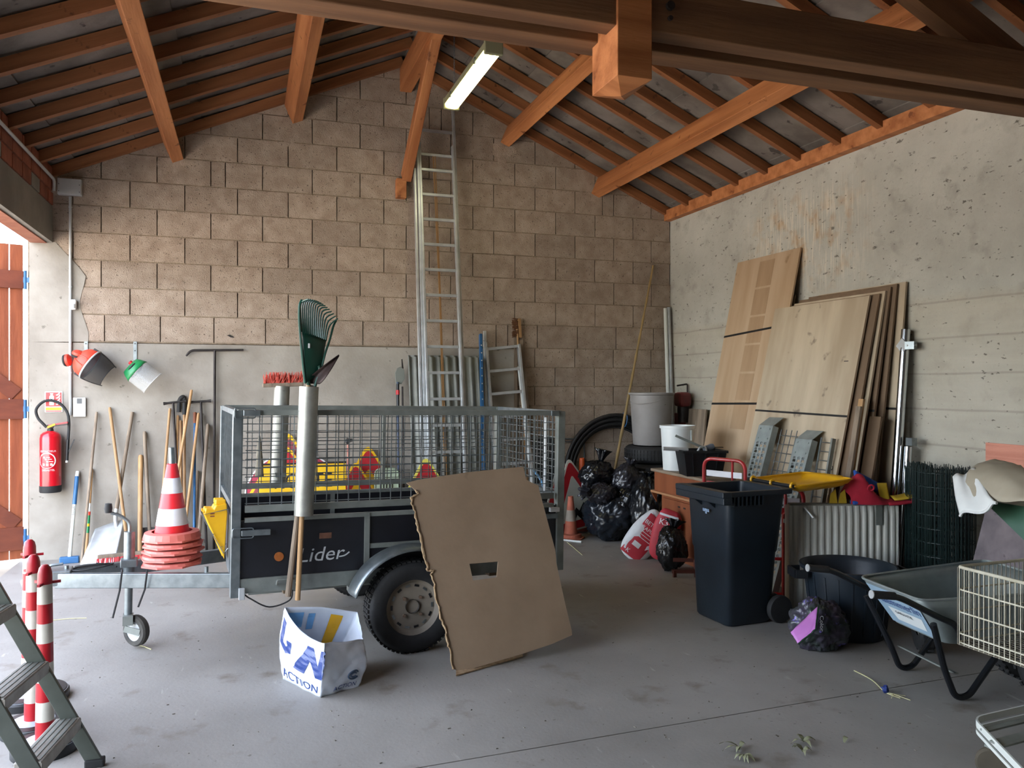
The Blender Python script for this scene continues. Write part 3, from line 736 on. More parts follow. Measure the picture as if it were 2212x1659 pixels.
handle('garden_tool', 'short grey stub handle low beside the blue shaft', (427, 1017), (424, 1204), .016, WOODG)
def tbar():
    b = fl(460, 1202); b.y = W - .08
    t = thing('ground_auger', 'long iron T bar with a hooked crossbar left of the trailer', 'T bar', (b.x, b.y, 0), GRP)
    q = [at(402, 769, W - .03), at(412, 757, W - .03), at(526, 756, W - .03)]
    part('crossbar', MB().tube(roundpath(q, .05), [.009] + [.012] * 6 + [.011], 10), STEEL, t, smooth=True)
    part('stem', MB().cyl(at(464, 757, W - .03), b, .013, n=10), STEEL, t, smooth=True)
tbar()
def floor_broom():
    a, b = fl(170, 1232), fl(430, 1206)
    a = V((-1.27, 8.02, .135)); b = V((-.45, 8.12, .15)); d = (b - a).normalized()
    t = thing('push_broom', 'wide push broom with red bristles lying on the floor below the tools', 'broom', ((a + b) / 2 - V((0, 0, .1))), GRP)
    part('wood_block', MB().bar(a, b, .05, .03), WOODG, t, bevel=.005)
    mb = MB()
    for i in range(150):
        p = a + (b - a) * (i / 149) + V((random.uniform(-.005, .005), -.02 + random.uniform(-.012, .012), -.012)); e = p + V((random.uniform(-.02, .02), -.045, -.105 + random.uniform(-.01, .01)))
        mb.tube([p, e], [.005, .003], 4)
    part('bristles', mb, RED, t, kind='stuff')
floor_broom()
def sign_pieces():
    pass

# ------------------------------------------------------------ the trailer
TO = V((-.07, 5.1, 0)); TM = Matrix.Translation(TO) @ Matrix.Rotation(R(5), 4, 'Z') @ Matrix.Rotation(R(.9), 4, 'Y')
TL, TW = 2.19, 1.15
def tp(x, y, z): return TM @ V((x, y, z))
trailer = thing('cargo_trailer', 'galvanised cargo trailer with dark panels and a wire mesh cage', 'trailer', tp(1.05, .57, 0) * 1)
trailer.location.z = 0; ORG[trailer] = V((trailer.location.x, trailer.location.y, 0))
def tpart(name, mb, m, parent=None, **k): return part(name, mb, m, parent or trailer, **k)
def build_trailer():
    B = lambda: MB(TM)
    z0, z1, z2, z3, z4, z5 = .43, .52, .86, .885, .92, .96; zt = 1.545
    for y in (0, TW):
        tpart('bottom_rail', B().bb(0, TL, y - .02, y + .02, z0, z1), GALVD, bevel=.003)
        tpart('panel_rail', B().bb(.05, TL - .05, y - .018, y + .018, z2, z3), GALVD)
        tpart('cage_bottom_rail', B().bb(.05, TL - .05, y - .018, y + .018, z4, z5), GALVD)
        tpart('cage_top_rail', B().bb(0, TL, y - .022, y + .022, zt - .035, zt), GALVD, bevel=.003)
        tpart('side_panel', B().bb(.03, TL - .03, y - .008, y + .008, z1 - .01, z2 + .01), FILM)
        for x in (.8, 1.5):
            tpart('panel_post', B().bb(x - .016, x + .016, y - .02 - (.006 if y == 0 else 0), y + .02, z1, z3), GALVD)
        tpart('panel_bar', B().bb(.82, 1.49, y - .019, y + .019, .655, .685), GALVD)
        mb = B(); n = 31
        for i in range(n): x = .06 + (TL - .12) * i / (n - 1); mb.cyl((x, y, z5 - .005), (x, y, zt - .03), .004, n=4)
        for j in range(11): z = z5 + .012 + (zt - .045 - z5) * j / 10; mb.cyl((.05, y + .004, z), (TL - .05, y + .004, z), .004, n=4)
        tpart('wire_mesh', mb, GALV)
    for x in (0, TL):
        for y in (0, TW): tpart('corner_post', B().bb(x - .028, x + .028, y - .028, y + .028, z0 - .02, zt - .005), GALVD if x else GALV, bevel=.004)
        tpart('cage_end_rail', B().bb(x - .02, x + .02, .02, TW - .02, zt - .035, zt - .002), GALV)
        tpart('cage_end_bottom_rail', B().bb(x - .018, x + .018, .02, TW - .02, z4, z5), GALV)
        tpart('end_panel', B().bb(x - .008, x + .008, .03, TW - .03, z1, z2), FILM)
        mb = B()
        for i in range(17): y = .05 + (TW - .1) * i / 16; mb.cyl((x, y, z5), (x, y, zt - .03), .004, n=4)
        for j in range(11): z = z5 + .012 + (zt - .045 - z5) * j / 10; mb.cyl((x + .004, .03, z), (x + .004, TW - .03, z), .004, n=4)
        tpart('end_mesh', mb, GALV)
    tpart('front_plate', B().bb(-.032, -.026, .03, .30, .55, .90), GALV)
    tpart('deck', B().bb(.02, TL - .02, .02, TW - .02, z1 - .02, z1), FILM)
    for ya in (.22, TW - .28): tpart('chassis_beam', B().bb(.1, TL - .1, ya, ya + .06, .36, .45), GALVD)
    for xa in (.3, 1.7): tpart('cross_beam', B().bb(xa, xa + .06, .1, TW - .1, .38, .44), mat('rusty_underframe', '#8f7a63', '#7d6a55', 4, .8))
    # side rail inside (far wall of the cage carries a wide beam)
    for x in (.62, 1.2): tpart('cage_post', B().bb(x - .012, x + .012, TW - .02, TW + .01, z5, zt), GALVD)
    # drawbar and coupling
    tpart('drawbar', B().bar((.15, .12, .475), (-1.0, .53, .475), .05, .09), GALV, bevel=.004)
    tpart('drawbar', B().bar((.15, TW - .12, .475), (-1.0, .62, .475), .05, .09), GALV, bevel=.004)
    cp = tpart('coupling', B().bb(-1.12, -.92, .50, .65, .445, .535).cyl((-1.12, .575, .47), (-1.18, .575, .44), .045, n=14), GALV, bevel=.006)
    tpart('coupling_lever', B().tube(roundpath([(-1.06, .575, .53), (-1.04, .575, .56), (-.97, .575, .565)], .015), .009, 8), GALV, cp, smooth=True)
    for xa, ya in ((-.95, .57), (-.15, .25)): tpart('drawbar_bolt', B().cyl((xa, ya, .52), (xa, ya, .555), .012, n=8), GALV)
    # coiled cable and ties
    pts = [V((-.80 + (.13 - .003 * a) * math.cos(a), .55 + (.06 - .002 * a) * math.sin(a), .53 + .010 * math.sin(1.3 * a) + .002 * a)) for a in [i * .4 for i in range(36)]]
    tpart('power_cable', B().tube(pts, .006, 6), RUBBER, smooth=True)
    tpart('power_cable', B().tube(smoothpath([(.05, -.01, .43), (.09, -.03, .40), (.2, -.03, .34), (.32, -.03, .37), (.34, -.01, .43)], 6), .005, 6), RUBBER, smooth=True)
    for x in (-.63, -.49):
        tie = [(x, .47 - .36 * (x + 1), .55), (x, .38 - .2 * (x + 1), .53), (x - .01, .40 - .2 * (x + 1), .43), (x - .045, .38 - .2 * (x + 1), .27 + (.06 if x > -.5 else 0))]
        tpart('cable_tie', B().tube(tie, .006, 5), RUBBER)
    # jockey wheel
    jx, jy = -.60, .60
    jw = tpart('jockey_tube', B().cyl((jx, jy, .42), (jx, jy, .74), .033, n=16).cyl((jx, jy, .20), (jx, jy, .46), .024, n=16), GALV, smooth=True)
    tpart('jockey_clamp', B().bb(jx - .05, jx + .05, jy - .06, jy + .03, .52, .57), GALV, jw, bevel=.006)
    tpart('crank', B().tube(roundpath([(jx, jy, .74), (jx, jy, .80), (jx - .06, jy, .85), (jx - .11, jy, .865)], .03), .010, 8), GALV, jw, smooth=True)
    tpart('crank_knob', B().lathe([(0, -.03), (.02, -.028), (.024, 0), (.02, .03), (0, .034)], (jx - .125, jy, .895), 14), RUBBER, jw, smooth=True)
    tpart('jockey_fork', B().bar((jx - .02, jy - .05, .13), (jx + .07, jy - .085, .105), .006, .04).bb(jx - .03, jx + .03, jy - .06, jy + .03, .15, .21), GALVD, jw)
    wc = (jx + .05, jy - .02, .105); rw = Matrix.Rotation(PI / 2, 3, 'X'); rj = Matrix.Rotation(R(-48), 3, 'Z') @ rw
    tpart('jockey_tyre', B().lathe([(.062, -.026), (.09, -.026), (.099, -.014), (.099, .014), (.09, .026), (.062, .026)], wc, 24, rj), RUBBERD, jw, smooth=True)
    tpart('jockey_rim', B().lathe([(0, -.022), (.02, -.026), (.05, -.016), (.064, -.022), (.064, .022), (.05, .016), (.02, .026), (0, .022)], wc, 24, rj), GREY1, jw, smooth=True)
    # wheels, rims, fenders, axle
    for yo, s in ((-.165, -1), (TW + .165, 1)):
        c = V((1.055, yo, .305)); rr = .288
        prof = [(.175, -.065), (.21, -.078), (.255, -.078), (.278, -.066), (.288, -.05), (.288, .05), (.278, .066), (.255, .078), (.21, .078), (.175, .065)]
        ty = tpart('tyre', B().lathe(prof, c, 44, rw), RUBBER, smooth=True)
        mb = B()
        for q in range(56):
            a = 2 * PI * q / 56
            for yy in (-.045, 0, .045):
                p = c + V((.2895 * math.cos(a), yy, .2895 * math.sin(a))); mb.box(p, (.010, .032, .022), Matrix.Rotation(-a, 3, 'Y'))
        tpart('tread', mb, RUBBER, ty, kind='stuff')
        rm = tpart('rim', B().lathe([(.176, -.065), (.172, -.05), (.15, -.045), (.146, -.028), (.12, -.02), (.06, -.03), (.045, -.045), (0, -.045), (0, .02), (.15, .03), (.172, .05), (.176, .065)], c, 40, rw), mat('dusty_rim', '#857b6e', '#736a5e', 5, .7), smooth=True)
        for q in range(14):
            a = 2 * PI * q / 14; p = c + V((.133 * math.cos(a), -.026, .133 * math.sin(a)))
            tpart('rim_slot', B().box(p, (.014, .012, .030), Matrix.Rotation(-a, 3, 'Y')), BLACKP if q % 2 else GALV, rm)
        for q in range(4):
            a = 2 * PI * q / 4 + .8; p = c + V((.075 * math.cos(a), -.03, .075 * math.sin(a)))
            tpart('wheel_bolt', B().cyl(p, p + V((0, -.012, 0)), .011, n=6), mat('rust', '#6f5a4a', None, 1, .7), rm)
        tpart('hub_cap', B().lathe([(.045, 0), (.042, -.03), (.02, -.04), (0, -.04)], c + V((0, -.04, 0)), 18, Matrix.Identity(3) @ Matrix.Rotation(PI / 2, 3, 'X')), RUBBERD, rm, smooth=True)
        def fen(u, v):
            a = R(163) - R(146) * u; e = .02 * (1 - (2 * v - 1) ** 2)
            return V((c.x + (.395 + e) * math.cos(a), yo - .11 + .22 * v, c.z - .005 + (.375 + e) * math.sin(a)))
        fd = tpart('fender', B().grid(fen, 26, 7), GALV, smooth=True, solid=.004)
        tpart('fender_edge', B().tube([fen(i / 24, 0) for i in range(25)], .006, 6), GALV, fd, smooth=True)
        tpart('fender_stay', B().bb(c.x - .38, c.x - .34, yo - s * .02, yo - s * .15, .40, .43), GALVD)
    tpart('axle', B().cyl((1.055, -.1, .305), (1.055, TW + .1, .305), .025, n=12), GALVD)
    # latches and handles
    for zc, xs in ((.80, .17), (1.525, .10)):
        lt = tpart('latch', B().bb(.03, .03 + xs, -.045, -.028, zc - .018, zc + .018), GALV, bevel=.004)
        tpart('latch_loop', B().tube(roundpath([(-.02, -.04, zc - .03), (.10, -.04, zc - .03), (.10, -.04, zc + .03), (-.02, -.04, zc + .03)], .015, closed=True), .004, 6, True), GALV, lt)
        lt2 = tpart('latch', B().bb(TL - .03 - xs * .6, TL - .03, -.045, -.028, zc - .018, zc + .018), GALV, bevel=.004)
    tpart('grab_handle', B().tube(roundpath([(.24, -.02, .475), (.24, -.05, .475), (.24, -.05, .505), (.36, -.05, .505), (.36, -.05, .475), (.36, -.02, .475)], .012), .006, 6), GALVD)
    tpart('side_lamp', B().bb(.02, .055, -.05, -.025, .40, .47), GREY1, bevel=.004)
    tpart('white_catch', B().bb(TL - .09, TL - .02, -.05, -.02, .83, .86), WHITE)
    tpart('reflector', B().cyl((.255, -.008, .64), (.255, -.016, .64), .028, n=24), mat('amber_reflector', '#9a5a2a', '#87491f', 40, .3))
    tpart('maker_plate', B().bb(.50, .575, -.012, -.008, .735, .77), mat('brown_label', '#6e4a38', '#5d3d2e', 30, .5))
    tpart('white_tube_light', B().cyl((TL - .09, .05, z5 + .01), (TL - .09, .05, zt - .05), .012, n=8), WHITE)
    M2 = TM @ frame((.515, -.0125, .635), (1, 0, .02), (0, 0, 1)); text('Lider', .125, M2, GREY1, trailer, sx=1.1, shear=.25)
    mb = B().tube(smoothpath([(.625, -.0125, .615), (.66, -.0125, .62), (.69, -.0125, .64)], 4), .005, 4); tpart('lettering_swash', mb, GREY1)
    # tool holder tubes
    for (x, y, zb, zt2, tl) in ((.388, -.09, .90, 1.69, -.012), (.40, TW + .09, .92, 1.69, 0)):
        mb = B(); a, b = V((x - tl * 0 - .0, y, zb)), V((x + .02, y, zt2)); d = (b - a).normalized(); rt = d.to_track_quat('Z', 'Y').to_matrix(); L = (b - a).length
        mb.lathe([(.052, 0), (.0585, 0), (.0585, L), (.052, L), (.052, 0)], a, 28, rt)
        ht = tpart('holder_tube', mb, mat('speckled_zinc_tube', '#a3a39b', '#8f8f88', 10, .45, .6, spots=('#5e5a50', 38, .68)), smooth=True)
        for zz in (1.0, 1.48): tpart('tube_clamp', B().bb(x - .03, x + .05, min(y, 0) if y < .5 else TW, 0 if y < .5 else y, zz, zz + .03), GALVD, ht)
build_trailer()

def chocks():
    # wire bracket belongs to the trailer, the two chocks sit in it
    m = MB(TM)
    for y in (.10, .26):
        m.tube([(-.035, y, .93), (-.19, y, .90), (-.06, y, .66), (-.035, y, .69)], .003, 5)
    m.tube([(-.19, .10, .90), (-.19, .26, .90)], .003, 5); m.tube([(-.12, .10, .78), (-.12, .26, .78)], .003, 5); m.tube([(-.07, .10, .70), (-.07, .26, .70)], .003, 5)
    tpart('chock_bracket', m, GALV)
    for i, y in enumerate((.11, .19)):
        dx = -.006 * i; c = tp(-.12, y + .035, .64)
        t = thing('wheel_chock', ('yellow wheel chock nearest the viewer in the trailer bracket', 'yellow wheel chock behind the other in the trailer bracket')[i], 'wheel chock', (c.x, c.y, c.z), 'yellow wheel chocks')
        pr = [(-.055, .62), (-.175, .905), (-.165, .935), (-.12, .93), (-.11, .95), (-.045, .965), (-.04, .90)]
        part('wedge', MB(TM).prism([(x + dx, y, z) for x, z in pr], (0, .065, 0)), YEL, t, bevel=.006)
        part('grip', MB(TM).bb(-.11 + dx, -.05 + dx, y + .01, y + .055, .955, .985), YEL, t, bevel=.006)
        for q in range(3): part('tooth', MB(TM).bar((-.176 + q * .018 + dx, y + .004, .915 - q * .001), (-.176 + q * .018 + dx, y + .061, .915), .008, .012), YEL, t)
        for q in range(2): part('slot', MB(TM).bb(-.14 + dx + .0 * q, -.115 + dx, y - .001, y + .004, .905 + q * .016 - .02, .913 + q * .016 - .02), BROWNW, t)
chocks()

# ------------------------------------------------------------ traffic cones
def cone(c, h, rb, rt, base, label, group, m=ORANGE, mb_=None, bands=True, full=True, yaw=0, grey=None):
    c = V(c); t = thing('traffic_cone', label, 'cone', c, group); bm = mb_ or m
    w_ = base / 2; pts = []
    for q in range(8):
        a = yaw + 2 * PI * q / 8 + PI / 8; pts.append(c + V((w_ * 1.04 * math.cos(a), w_ * 1.04 * math.sin(a), .002 + .002 * math.sin(3 * q))))
    part('base', MB().prism(pts, (0, 0, .012)).lathe([(rb * 1.55, .011), (rb * 1.5, .028), (rb * 1.3, .031)] if not full else [(rb * 1.55, .011), (rb * 1.45, .05), (rb * 1.08, .055)], c, 24), bm, t)
    def rad(z): return rb + (rt - rb) * (z / h)
    if full:
        cuts = [0.05, .20, .42, .62, .82, 1.0] if bands == 2 else ([0.05, .42, .68, 1.0] if bands else [.05, 1.0])
        for i in range(len(cuts) - 1):
            z0, z1 = cuts[i] * h, cuts[i + 1] * h; wh = (i % 2 == 1)
            part('white_band' if wh else 'cone_section', MB().lathe([(rad(z0) + (.001 if wh else 0), z0), (rad(z1) + (.001 if wh else 0), z1)], c, 28), (grey or WHITER) if wh else m, t, smooth=True)
        part('tip_rim', MB().lathe([(rt, h), (rt * .8, h + .004), (rt * .75, h - .01)], c, 20), m, t, smooth=True)
    return t
cb = tp(-.345, .575, .52)
SALMON = mat('faded_salmon', '#d87a70', '#c9665c', 5, .6)
order = ('lowest', 'second lowest', 'third lowest', 'fourth')
for i in range(4):
    cone(cb + V((random.uniform(-.008, .008), random.uniform(-.008, .008), i * .04)), .5, .115, .03, .37, order[i] + ' faded cone base in the stack on the drawbar', 'stacked cones on the drawbar', SALMON, SALMON, full=False, yaw=i * .25)
cone(cb + V((0, 0, .161)), .49, .115, .033, .36, 'red and white traffic cone on top of the stack on the drawbar', 'stacked cones on the drawbar', mat('bright_cone_red', '#e02a36', '#d4242f', 4, .4), SALMON, bands=2)
ct = cb + V((0, 0, .60))
single('steel_tube', MB().cyl(ct, ct + V((-.004, 0, .16)), .019, n=14), GALV, 'short grey steel tube poking out of the cone tip', 'tube', smooth=True)

# ------------------------------------------------------------ tools in the holder tubes
def rake():
    o = tp(.435, -.09, 0); o.z = 0
    t = thing('leaf_rake', 'dark green plastic leaf rake standing head up in the near tube', 'rake', (o.x, o.y, .38))
    yb = o.y
    part('handle', MB().tube([at(643, 1296, yb - .02), at(666, 832, yb - .012)], [.016, .015], 10), WOODH, t, smooth=True)
    # head: curved fan
    base = at(676, 822, yb); P = lambda px, py, dy=0: at(px, py, yb + dy)
    root = [P(660, 828), P(655, 800), P(648, 720), P(650, 665)]
    part('spine', MB().tube(smoothpath([P(668, 835), P(660, 800, -.02), P(658, 770, -.02)], 4), .012, 8).tube(smoothpath([P(680, 835), P(690, 800, .01), P(688, 790, .01)], 4), .010, 8), DGREEN, t, smooth=True)
    edge = [P(659, 828, -.03), P(652, 760, -.04), P(647, 700, -.05), P(647, 662, -.06), P(652, 648, -.05)]
    edge2 = [P(692, 806, .02), P(702, 765, .03), P(712, 735, .05), P(720, 705, .08), P(726, 693, .10)]
    def fan(u, v):
        a = edge[0] * (1 - u) + edge2[0] * u; b = P(652 + 52 * u, 715 + 20 * u, -.04 + .10 * u)
        p = a * (1 - v) + b * v; return p + V((0, -.02 * math.sin(PI * u) * v, 0))
    part('fan_plate', MB().grid(fan, 10, 8), DGREEN, t, smooth=True, solid=.006)
    part('side_rib', MB().tube(smoothpath(edge, 4), .008, 6), DGREEN, t, smooth=True)
    part('side_rib', MB().tube(smoothpath(edge2, 4), .007, 6), DGREEN, t, smooth=True)
    n = 15
    for i in range(n):
        u = i / (n - 1); s = fan(u, .98); k = P(650 + 64 * u, 655 + 46 * u ** 1.2 - 16 * math.sin(PI * u), -.05 + .14 * u); e = P(666 + 64 * u, 646 + 46 * u - 12 * math.sin(PI * u * .9), -.10 + .16 * u)
        part('tine', MB().tube(smoothpath([s, (s + k) / 2 + V((-.004, 0, .004)), k, e], 3), [.0055] * 7 + [.005, .0045, .004], 5), DGREEN, t, smooth=True)
    part('hub_label', MB().tube(smoothpath([P(668, 742, -.035), P(668, 752, -.037)], 2), .007, 6), GREY1, t)
rake()
def pointed_spade():
    o = tp(.42, -.09, 0); yb = o.y
    t = thing('pointed_spade', 'rusty pointed spade with grey handle in the near tube', 'shovel', (o.x, yb, .38))
    part('handle', MB().tube([at(622, 1288, yb + .02), at(676, 832, yb + .02)], [.019, .015], 10), WOODG, t, smooth=True)
    tip = at(733, 764, yb + .02); r0 = at(660, 826, yb - .01)
    ou = [(655, 828), (664, 812), (690, 786), (712, 770), (728, 763), (733, 767), (728, 782), (712, 806), (690, 828)]
    cen = at(690, 800, yb)
    def bl(u, v):
        a = at(656 + 76 * u, 827 - 62 * u ** .85 + 1, yb - .01); b = at(690 + 43 * u, 830 - 62 * u ** 1.25, yb - .06 * math.sin(PI * min(u + .15, 1)))
        p = a * (1 - v) + b * v; return p + V((0, .04 * math.sin(PI * v) * (1 - u * .7), 0))
    part('blade', MB().grid(bl, 14, 7), mat('rusty_steel', '#4a3b38', '#38302f', 7, .6, .5, bump=.15), t, smooth=True, solid=.004)
pointed_spade()
def top_broom():
    o = tp(.41, TW + .09, 0)
    a, b = at(567, 836, o.y), at(655, 833, o.y); c = (a + b) / 2
    t = thing('push_broom', 'push broom with orange red bristles upright on the far tube', 'broom', (o.x, o.y, .95))
    part('handle', MB().tube([V((o.x, o.y, .95)), V((c.x, o.y, c.z))], .014, 10), WOODH, t, smooth=True)
    part('block', MB().bar(a + V((0, 0, .012)), b + V((0, 0, .012)), .06, .032), WOODG, t, bevel=.006)
    mb = MB()
    for i in range(300):
        p = a + (b - a) * random.uniform(.03, .98) + V((0, random.uniform(-.03, .03), .025)); e = p + V((random.uniform(-.012, .03), random.uniform(-.03, .02), .07 + random.uniform(-.03, .02)))
        mb.tube([p, e], [.0032, .0018], 4)
    part('bristles', mb, mat('broom_red', '#dd6a5a', '#c24a3e', 30, .7), t, kind='stuff')
top_broom()

# ------------------------------------------------------------ shopping bag and cardboard
def shopping_bag():
    c = [V((.205, 4.77, 0)), V((.385, 4.42, 0)), V((.60, 4.52, 0)), V((.46, 4.88, 0))]     # left, front, right, back
    top = [at(611, 1312, 4.80), at(700, 1389, 4.43), at(785, 1381, 4.60), at(772, 1322, 4.86)]
    mid = sum(c, V()) / 4
    t = thing('shopping_bag', 'open white and blue woven plastic shopping bag on the floor', 'bag', (mid.x, mid.y, 0))
    nb = 12
    def per(q, u):
        k = int(u * 4) % 4; f = u * 4 - int(u * 4); f2 = f * f * (3 - 2 * f) * .3 + f * .7
        return q[k] * (1 - f2) + q[(k + 1) % 4] * f2
    def wall_(u, v, off=0):
        b = per(c, u % 1.0); tt = per(top, u % 1.0)
        # rim sags between the corners
        f = (u * 4) % 1.0; k = int((u % 1.0) * 4)
        if k == 0: tt = tt + V((.012, -.012, -.05 * math.sin(PI * f)))
        if k == 3: tt = tt + V((0, 0, .012 * math.sin(PI * f)))
        p = b * (1 - v) + tt * v
        n = V((p.x - mid.x, p.y - mid.y, 0)); n.normalize()
        bul = .028 * math.sin(PI * v) + .010 * noise.noise((u * 9, v * 4, 5)) + .006 * noise.noise((u * 25, v * 12, 2))
        return p + n * (bul + off) + V((0, 0, .006 * noise.noise((u * 12, 3, v))))
    body = part('bag_wall', MB().grid(lambda u, v: wall_(u, v), 96, 22, True), BAGW, t, smooth=True, solid=.002, sharp=0)
    part('bag_bottom', MB().add([wall_(i / 24, .01) for i in range(24)], [tuple(range(24))]), BAGW, t)
    def on(u0, u1, v0, v1, off=.003): return lambda x, y: wall_(u0 + (u1 - u0) * x, v0 + (v1 - v0) * y, off)
    def shape(poly, u0, u1, v0, v1, m, name, off=.003):
        # densify so the print follows the crumpled wall
        loops = geometry.tessellate_polygon([[V((x, y, 0)) for x, y in poly]]); bm = bmesh.new()
        vs_ = [bm.verts.new((x, y, 0)) for x, y in poly]
        for tr_ in loops:
            try: bm.faces.new([vs_[i] for i in tr_])
            except ValueError: pass
        for _ in range(3): bmesh.ops.subdivide_edges(bm, edges=[e for e in bm.edges if e.calc_length() > .08], cuts=1, use_grid_fill=True)
        bmesh.ops.triangulate(bm, faces=bm.faces); bm.verts.ensure_lookup_table(); bm.verts.index_update()
        f = on(u0, u1, v0, v1, off); mb = MB().add([f(v.co.x, v.co.y) for v in bm.verts], [tuple(v.index for v in fc.verts) for fc in bm.faces]); bm.free()
        return part(name, mb, m, t)
    def word(s, u0, u1, v0, v1, m, name='lettering', off=.004):
        v, f = text2d(s, 1.0); xs = [p[0] for p in v]; ys = [p[1] for p in v]; fx, fy = (max(xs) - min(xs)), (max(ys) - min(ys)); g = on(u0, u1, v0, v1, off)
        return part(name, MB().add([g((x - min(xs)) / fx, (y - min(ys)) / fy) for x, y in v], f), m, t)
    # big letters wrapping the left face (u 0..0.25), small words below
    shape([(0, .95), (0, .2), (.3, 0), (.55, .15), (.55, .55), (.38, .5), (.38, .3), (.3, .22), (.2, .3), (.2, .92)], .01, .15, .45, .93, BAGB, 'letter_u')
    shape([(0, 0), (.22, .62), (.30, 1), (.46, 1), (.66, .42), (.72, 1), (1, 1), (.86, 0), (.62, 0), (.42, .52), (.30, 0)], .10, .265, .34, .86, BAGB, 'letter_n', .004)
    word('ACTION', .02, .22, .06, .20, BAGB)
    word('ACTION', .33, .46, .07, .16, BAGB)
    ring = [(.5 + .5 * math.cos(a), .5 + .5 * math.sin(a)) for a in [i * 2 * PI / 20 for i in range(20)]]
    for r0, nm in ((.95, 'logo_ring'), (.5, 'logo_centre')):
        pts = [on(.40, .455, .22, .40, .004)(.5 + r0 * .5 * math.cos(a), .5 + r0 * .5 * math.sin(a)) for a in [i * (5.2) / 22 + .6 for i in range(23)]]
        part(nm, MB().tube(pts, .005, 5), mat('print_grey_blue', '#44556e', None, 1, .5), t)
    # prints showing on the inside of the back wall
    shape([(0, 0), (1, 0), (1, 1), (0, 1)], .80, .84, .3, .9, YEL, 'yellow_stripe', -.004)
    for (a, b, c_, d) in ((.92, .975, .70, .92), (.955, .985, .35, .72), (.885, .905, .66, .9), (.87, .90, .3, .5)):
        shape([(0, 0), (1, 0), (1, 1), (0, 1)], a, b, c_, d, BAGL, 'pale_blue_print', -.004)
shopping_bag()

def cardboard():
    yaw = V((math.cos(R(5)), math.sin(R(5)), 0)); p0 = V((1.18, 4.54, 0))
    up = (V((0, .40, 1.0))).normalized(); n = yaw.cross(up).normalized()
    O = lambda px, py: onplane(px, py, p0, n)
    t = thing('cardboard_sheet', 'torn brown cardboard sheet leaning on the trailer wheel', 'cardboard', (1.5, 4.62, 0))
    out = [(878, 1043), (905, 1036), (1010, 1020), (1130, 1008), (1137, 1036), (1150, 1043), (1163, 1048), (1166, 1062), (1200, 1190), (1202, 1216), (1220, 1300), (1235, 1362), (1236, 1372), (1190, 1392), (1130, 1412), (1000, 1450), (978, 1445), (972, 1405)]
    tear = [(966, 1385), (962, 1360), (952, 1335), (948, 1312), (940, 1290), (938, 1262), (931, 1240), (936, 1232), (924, 1233), (921, 1216), (913, 1190), (908, 1160), (899, 1130), (897, 1105), (890, 1090), (888, 1075), (904, 1066), (893, 1055)]
    hole = [(1014, 1218), (1076, 1213), (1073, 1247), (1022, 1254)]
    poly = [O(*p) for p in out + tear]
    part('sheet', MB().prism(poly, n * -.007, holes=[[O(*p) for p in hole]]), CARD, t)
    edge = [O(*p) for p in [(978, 1445)] + [(972, 1405)] + tear]
    part('torn_edge', MB().tube([p + V((random.uniform(-.004, .004), -.004, 0)) for e in range(len(edge) - 1) for p in [edge[e] * (1 - k / 4) + edge[e + 1] * k / 4 for k in range(4)]], [random.uniform(.003, .009) for _ in range((len(edge) - 1) * 4)], 5), CARDE, t)
    crease = [O(x, y) + n * .001 for x, y in ((1060, 1016), (1066, 1120), (1074, 1213))]; crease2 = [O(1078, 1254), O(1100, 1420)]
    a = [fl(985, 1462), fl(1130, 1420), fl(1125, 1405), fl(985, 1440)]
    part('bottom_flap', MB().prism([p + V((0, 0, .003 + .02 * (i > 1))) for i, p in enumerate(a)], (0, 0, .007)), CARDE, t)
cardboard()

# ------------------------------------------------------------ signs stored behind the trailer
def tri_sign(c, side, yawn, tilt, label, fill, border, rim, cat='road sign', pict=None, roll=0):
    """triangle plate standing on its lower edge, leaning back by tilt about x, turned by yaw"""
    t = thing('triangle_sign', label, cat, (c[0], c[1], c[2]), 'road signs stored behind the trailer')
    if side < 0: side = -side / (.866 * math.cos(tilt) * .955)     # given as the height of the apex
    M = Matrix.Translation(V(c)) @ Matrix.Rotation(yawn, 4, 'Z') @ Matrix.Rotation(-tilt, 4, 'X') @ Matrix.Rotation(roll, 4, 'Y')
    def tri(k, y0, y1, m, nm, rr=.09):
        h = side * .866; cz = h / 3; pts = []
        base = [V((-side / 2, 0, 0)), V((side / 2, 0, 0)), V((0, 0, h))]
        cen = V((0, 0, cz)); b = [cen + (p - cen) * k for p in base]
        pp = roundpath(b, side * rr * k, 4, True)
        return part(nm, MB(M).prism([(p.x, y0, p.z) for p in pp], (0, y1 - y0, 0)), m, t)
    tri(1.0, 0, .012, rim, 'plate'); tri(.93, -.002, 0, border, 'border'); tri(.62, -.004, -.002, fill, 'field', .06)
    if pict:
        for poly in pict: part('pictogram', MB(M).prism([(x * side, -.006, z * side) for x, z in poly], (0, .002, 0)), BLACKS, t)
    return t
WY = W - .03
xw = [[(-.10, .16), (-.02, .16), (-.04, .36), (-.10, .36)], [(.03, .16), (.10, .16), (.10, .36), (.03, .36)]]
p = at(622, 1100, WY - .05); tri_sign((p.x, WY - .30, 0), -at(622, 937, WY - .05).z, 0, R(13), 'faded dark red triangle sign standing tallest behind the yellow board', YELS, mat('faded_red', '#8e4048', '#7f3a42', 4, .6), YELS)
p = at(622, 1100, WY - .36); tri_sign((p.x - .0, WY - .40, 0), -at(622, 965, WY - .15).z, 0, R(12), 'bright red and yellow triangle sign in front of the faded one', YELS, SREDS, YELS, pict=[[(-.05, .30), (.07, .30), (.12, .42), (.0, .36)]])
p = at(800, 1100, WY - .2); tri_sign((p.x, WY - .25, 0), -at(800, 965, WY - .05).z, R(0), R(12), 'yellow roadworks triangle sign in the middle behind the mesh', YELS, SREDS, YELS, pict=xw)
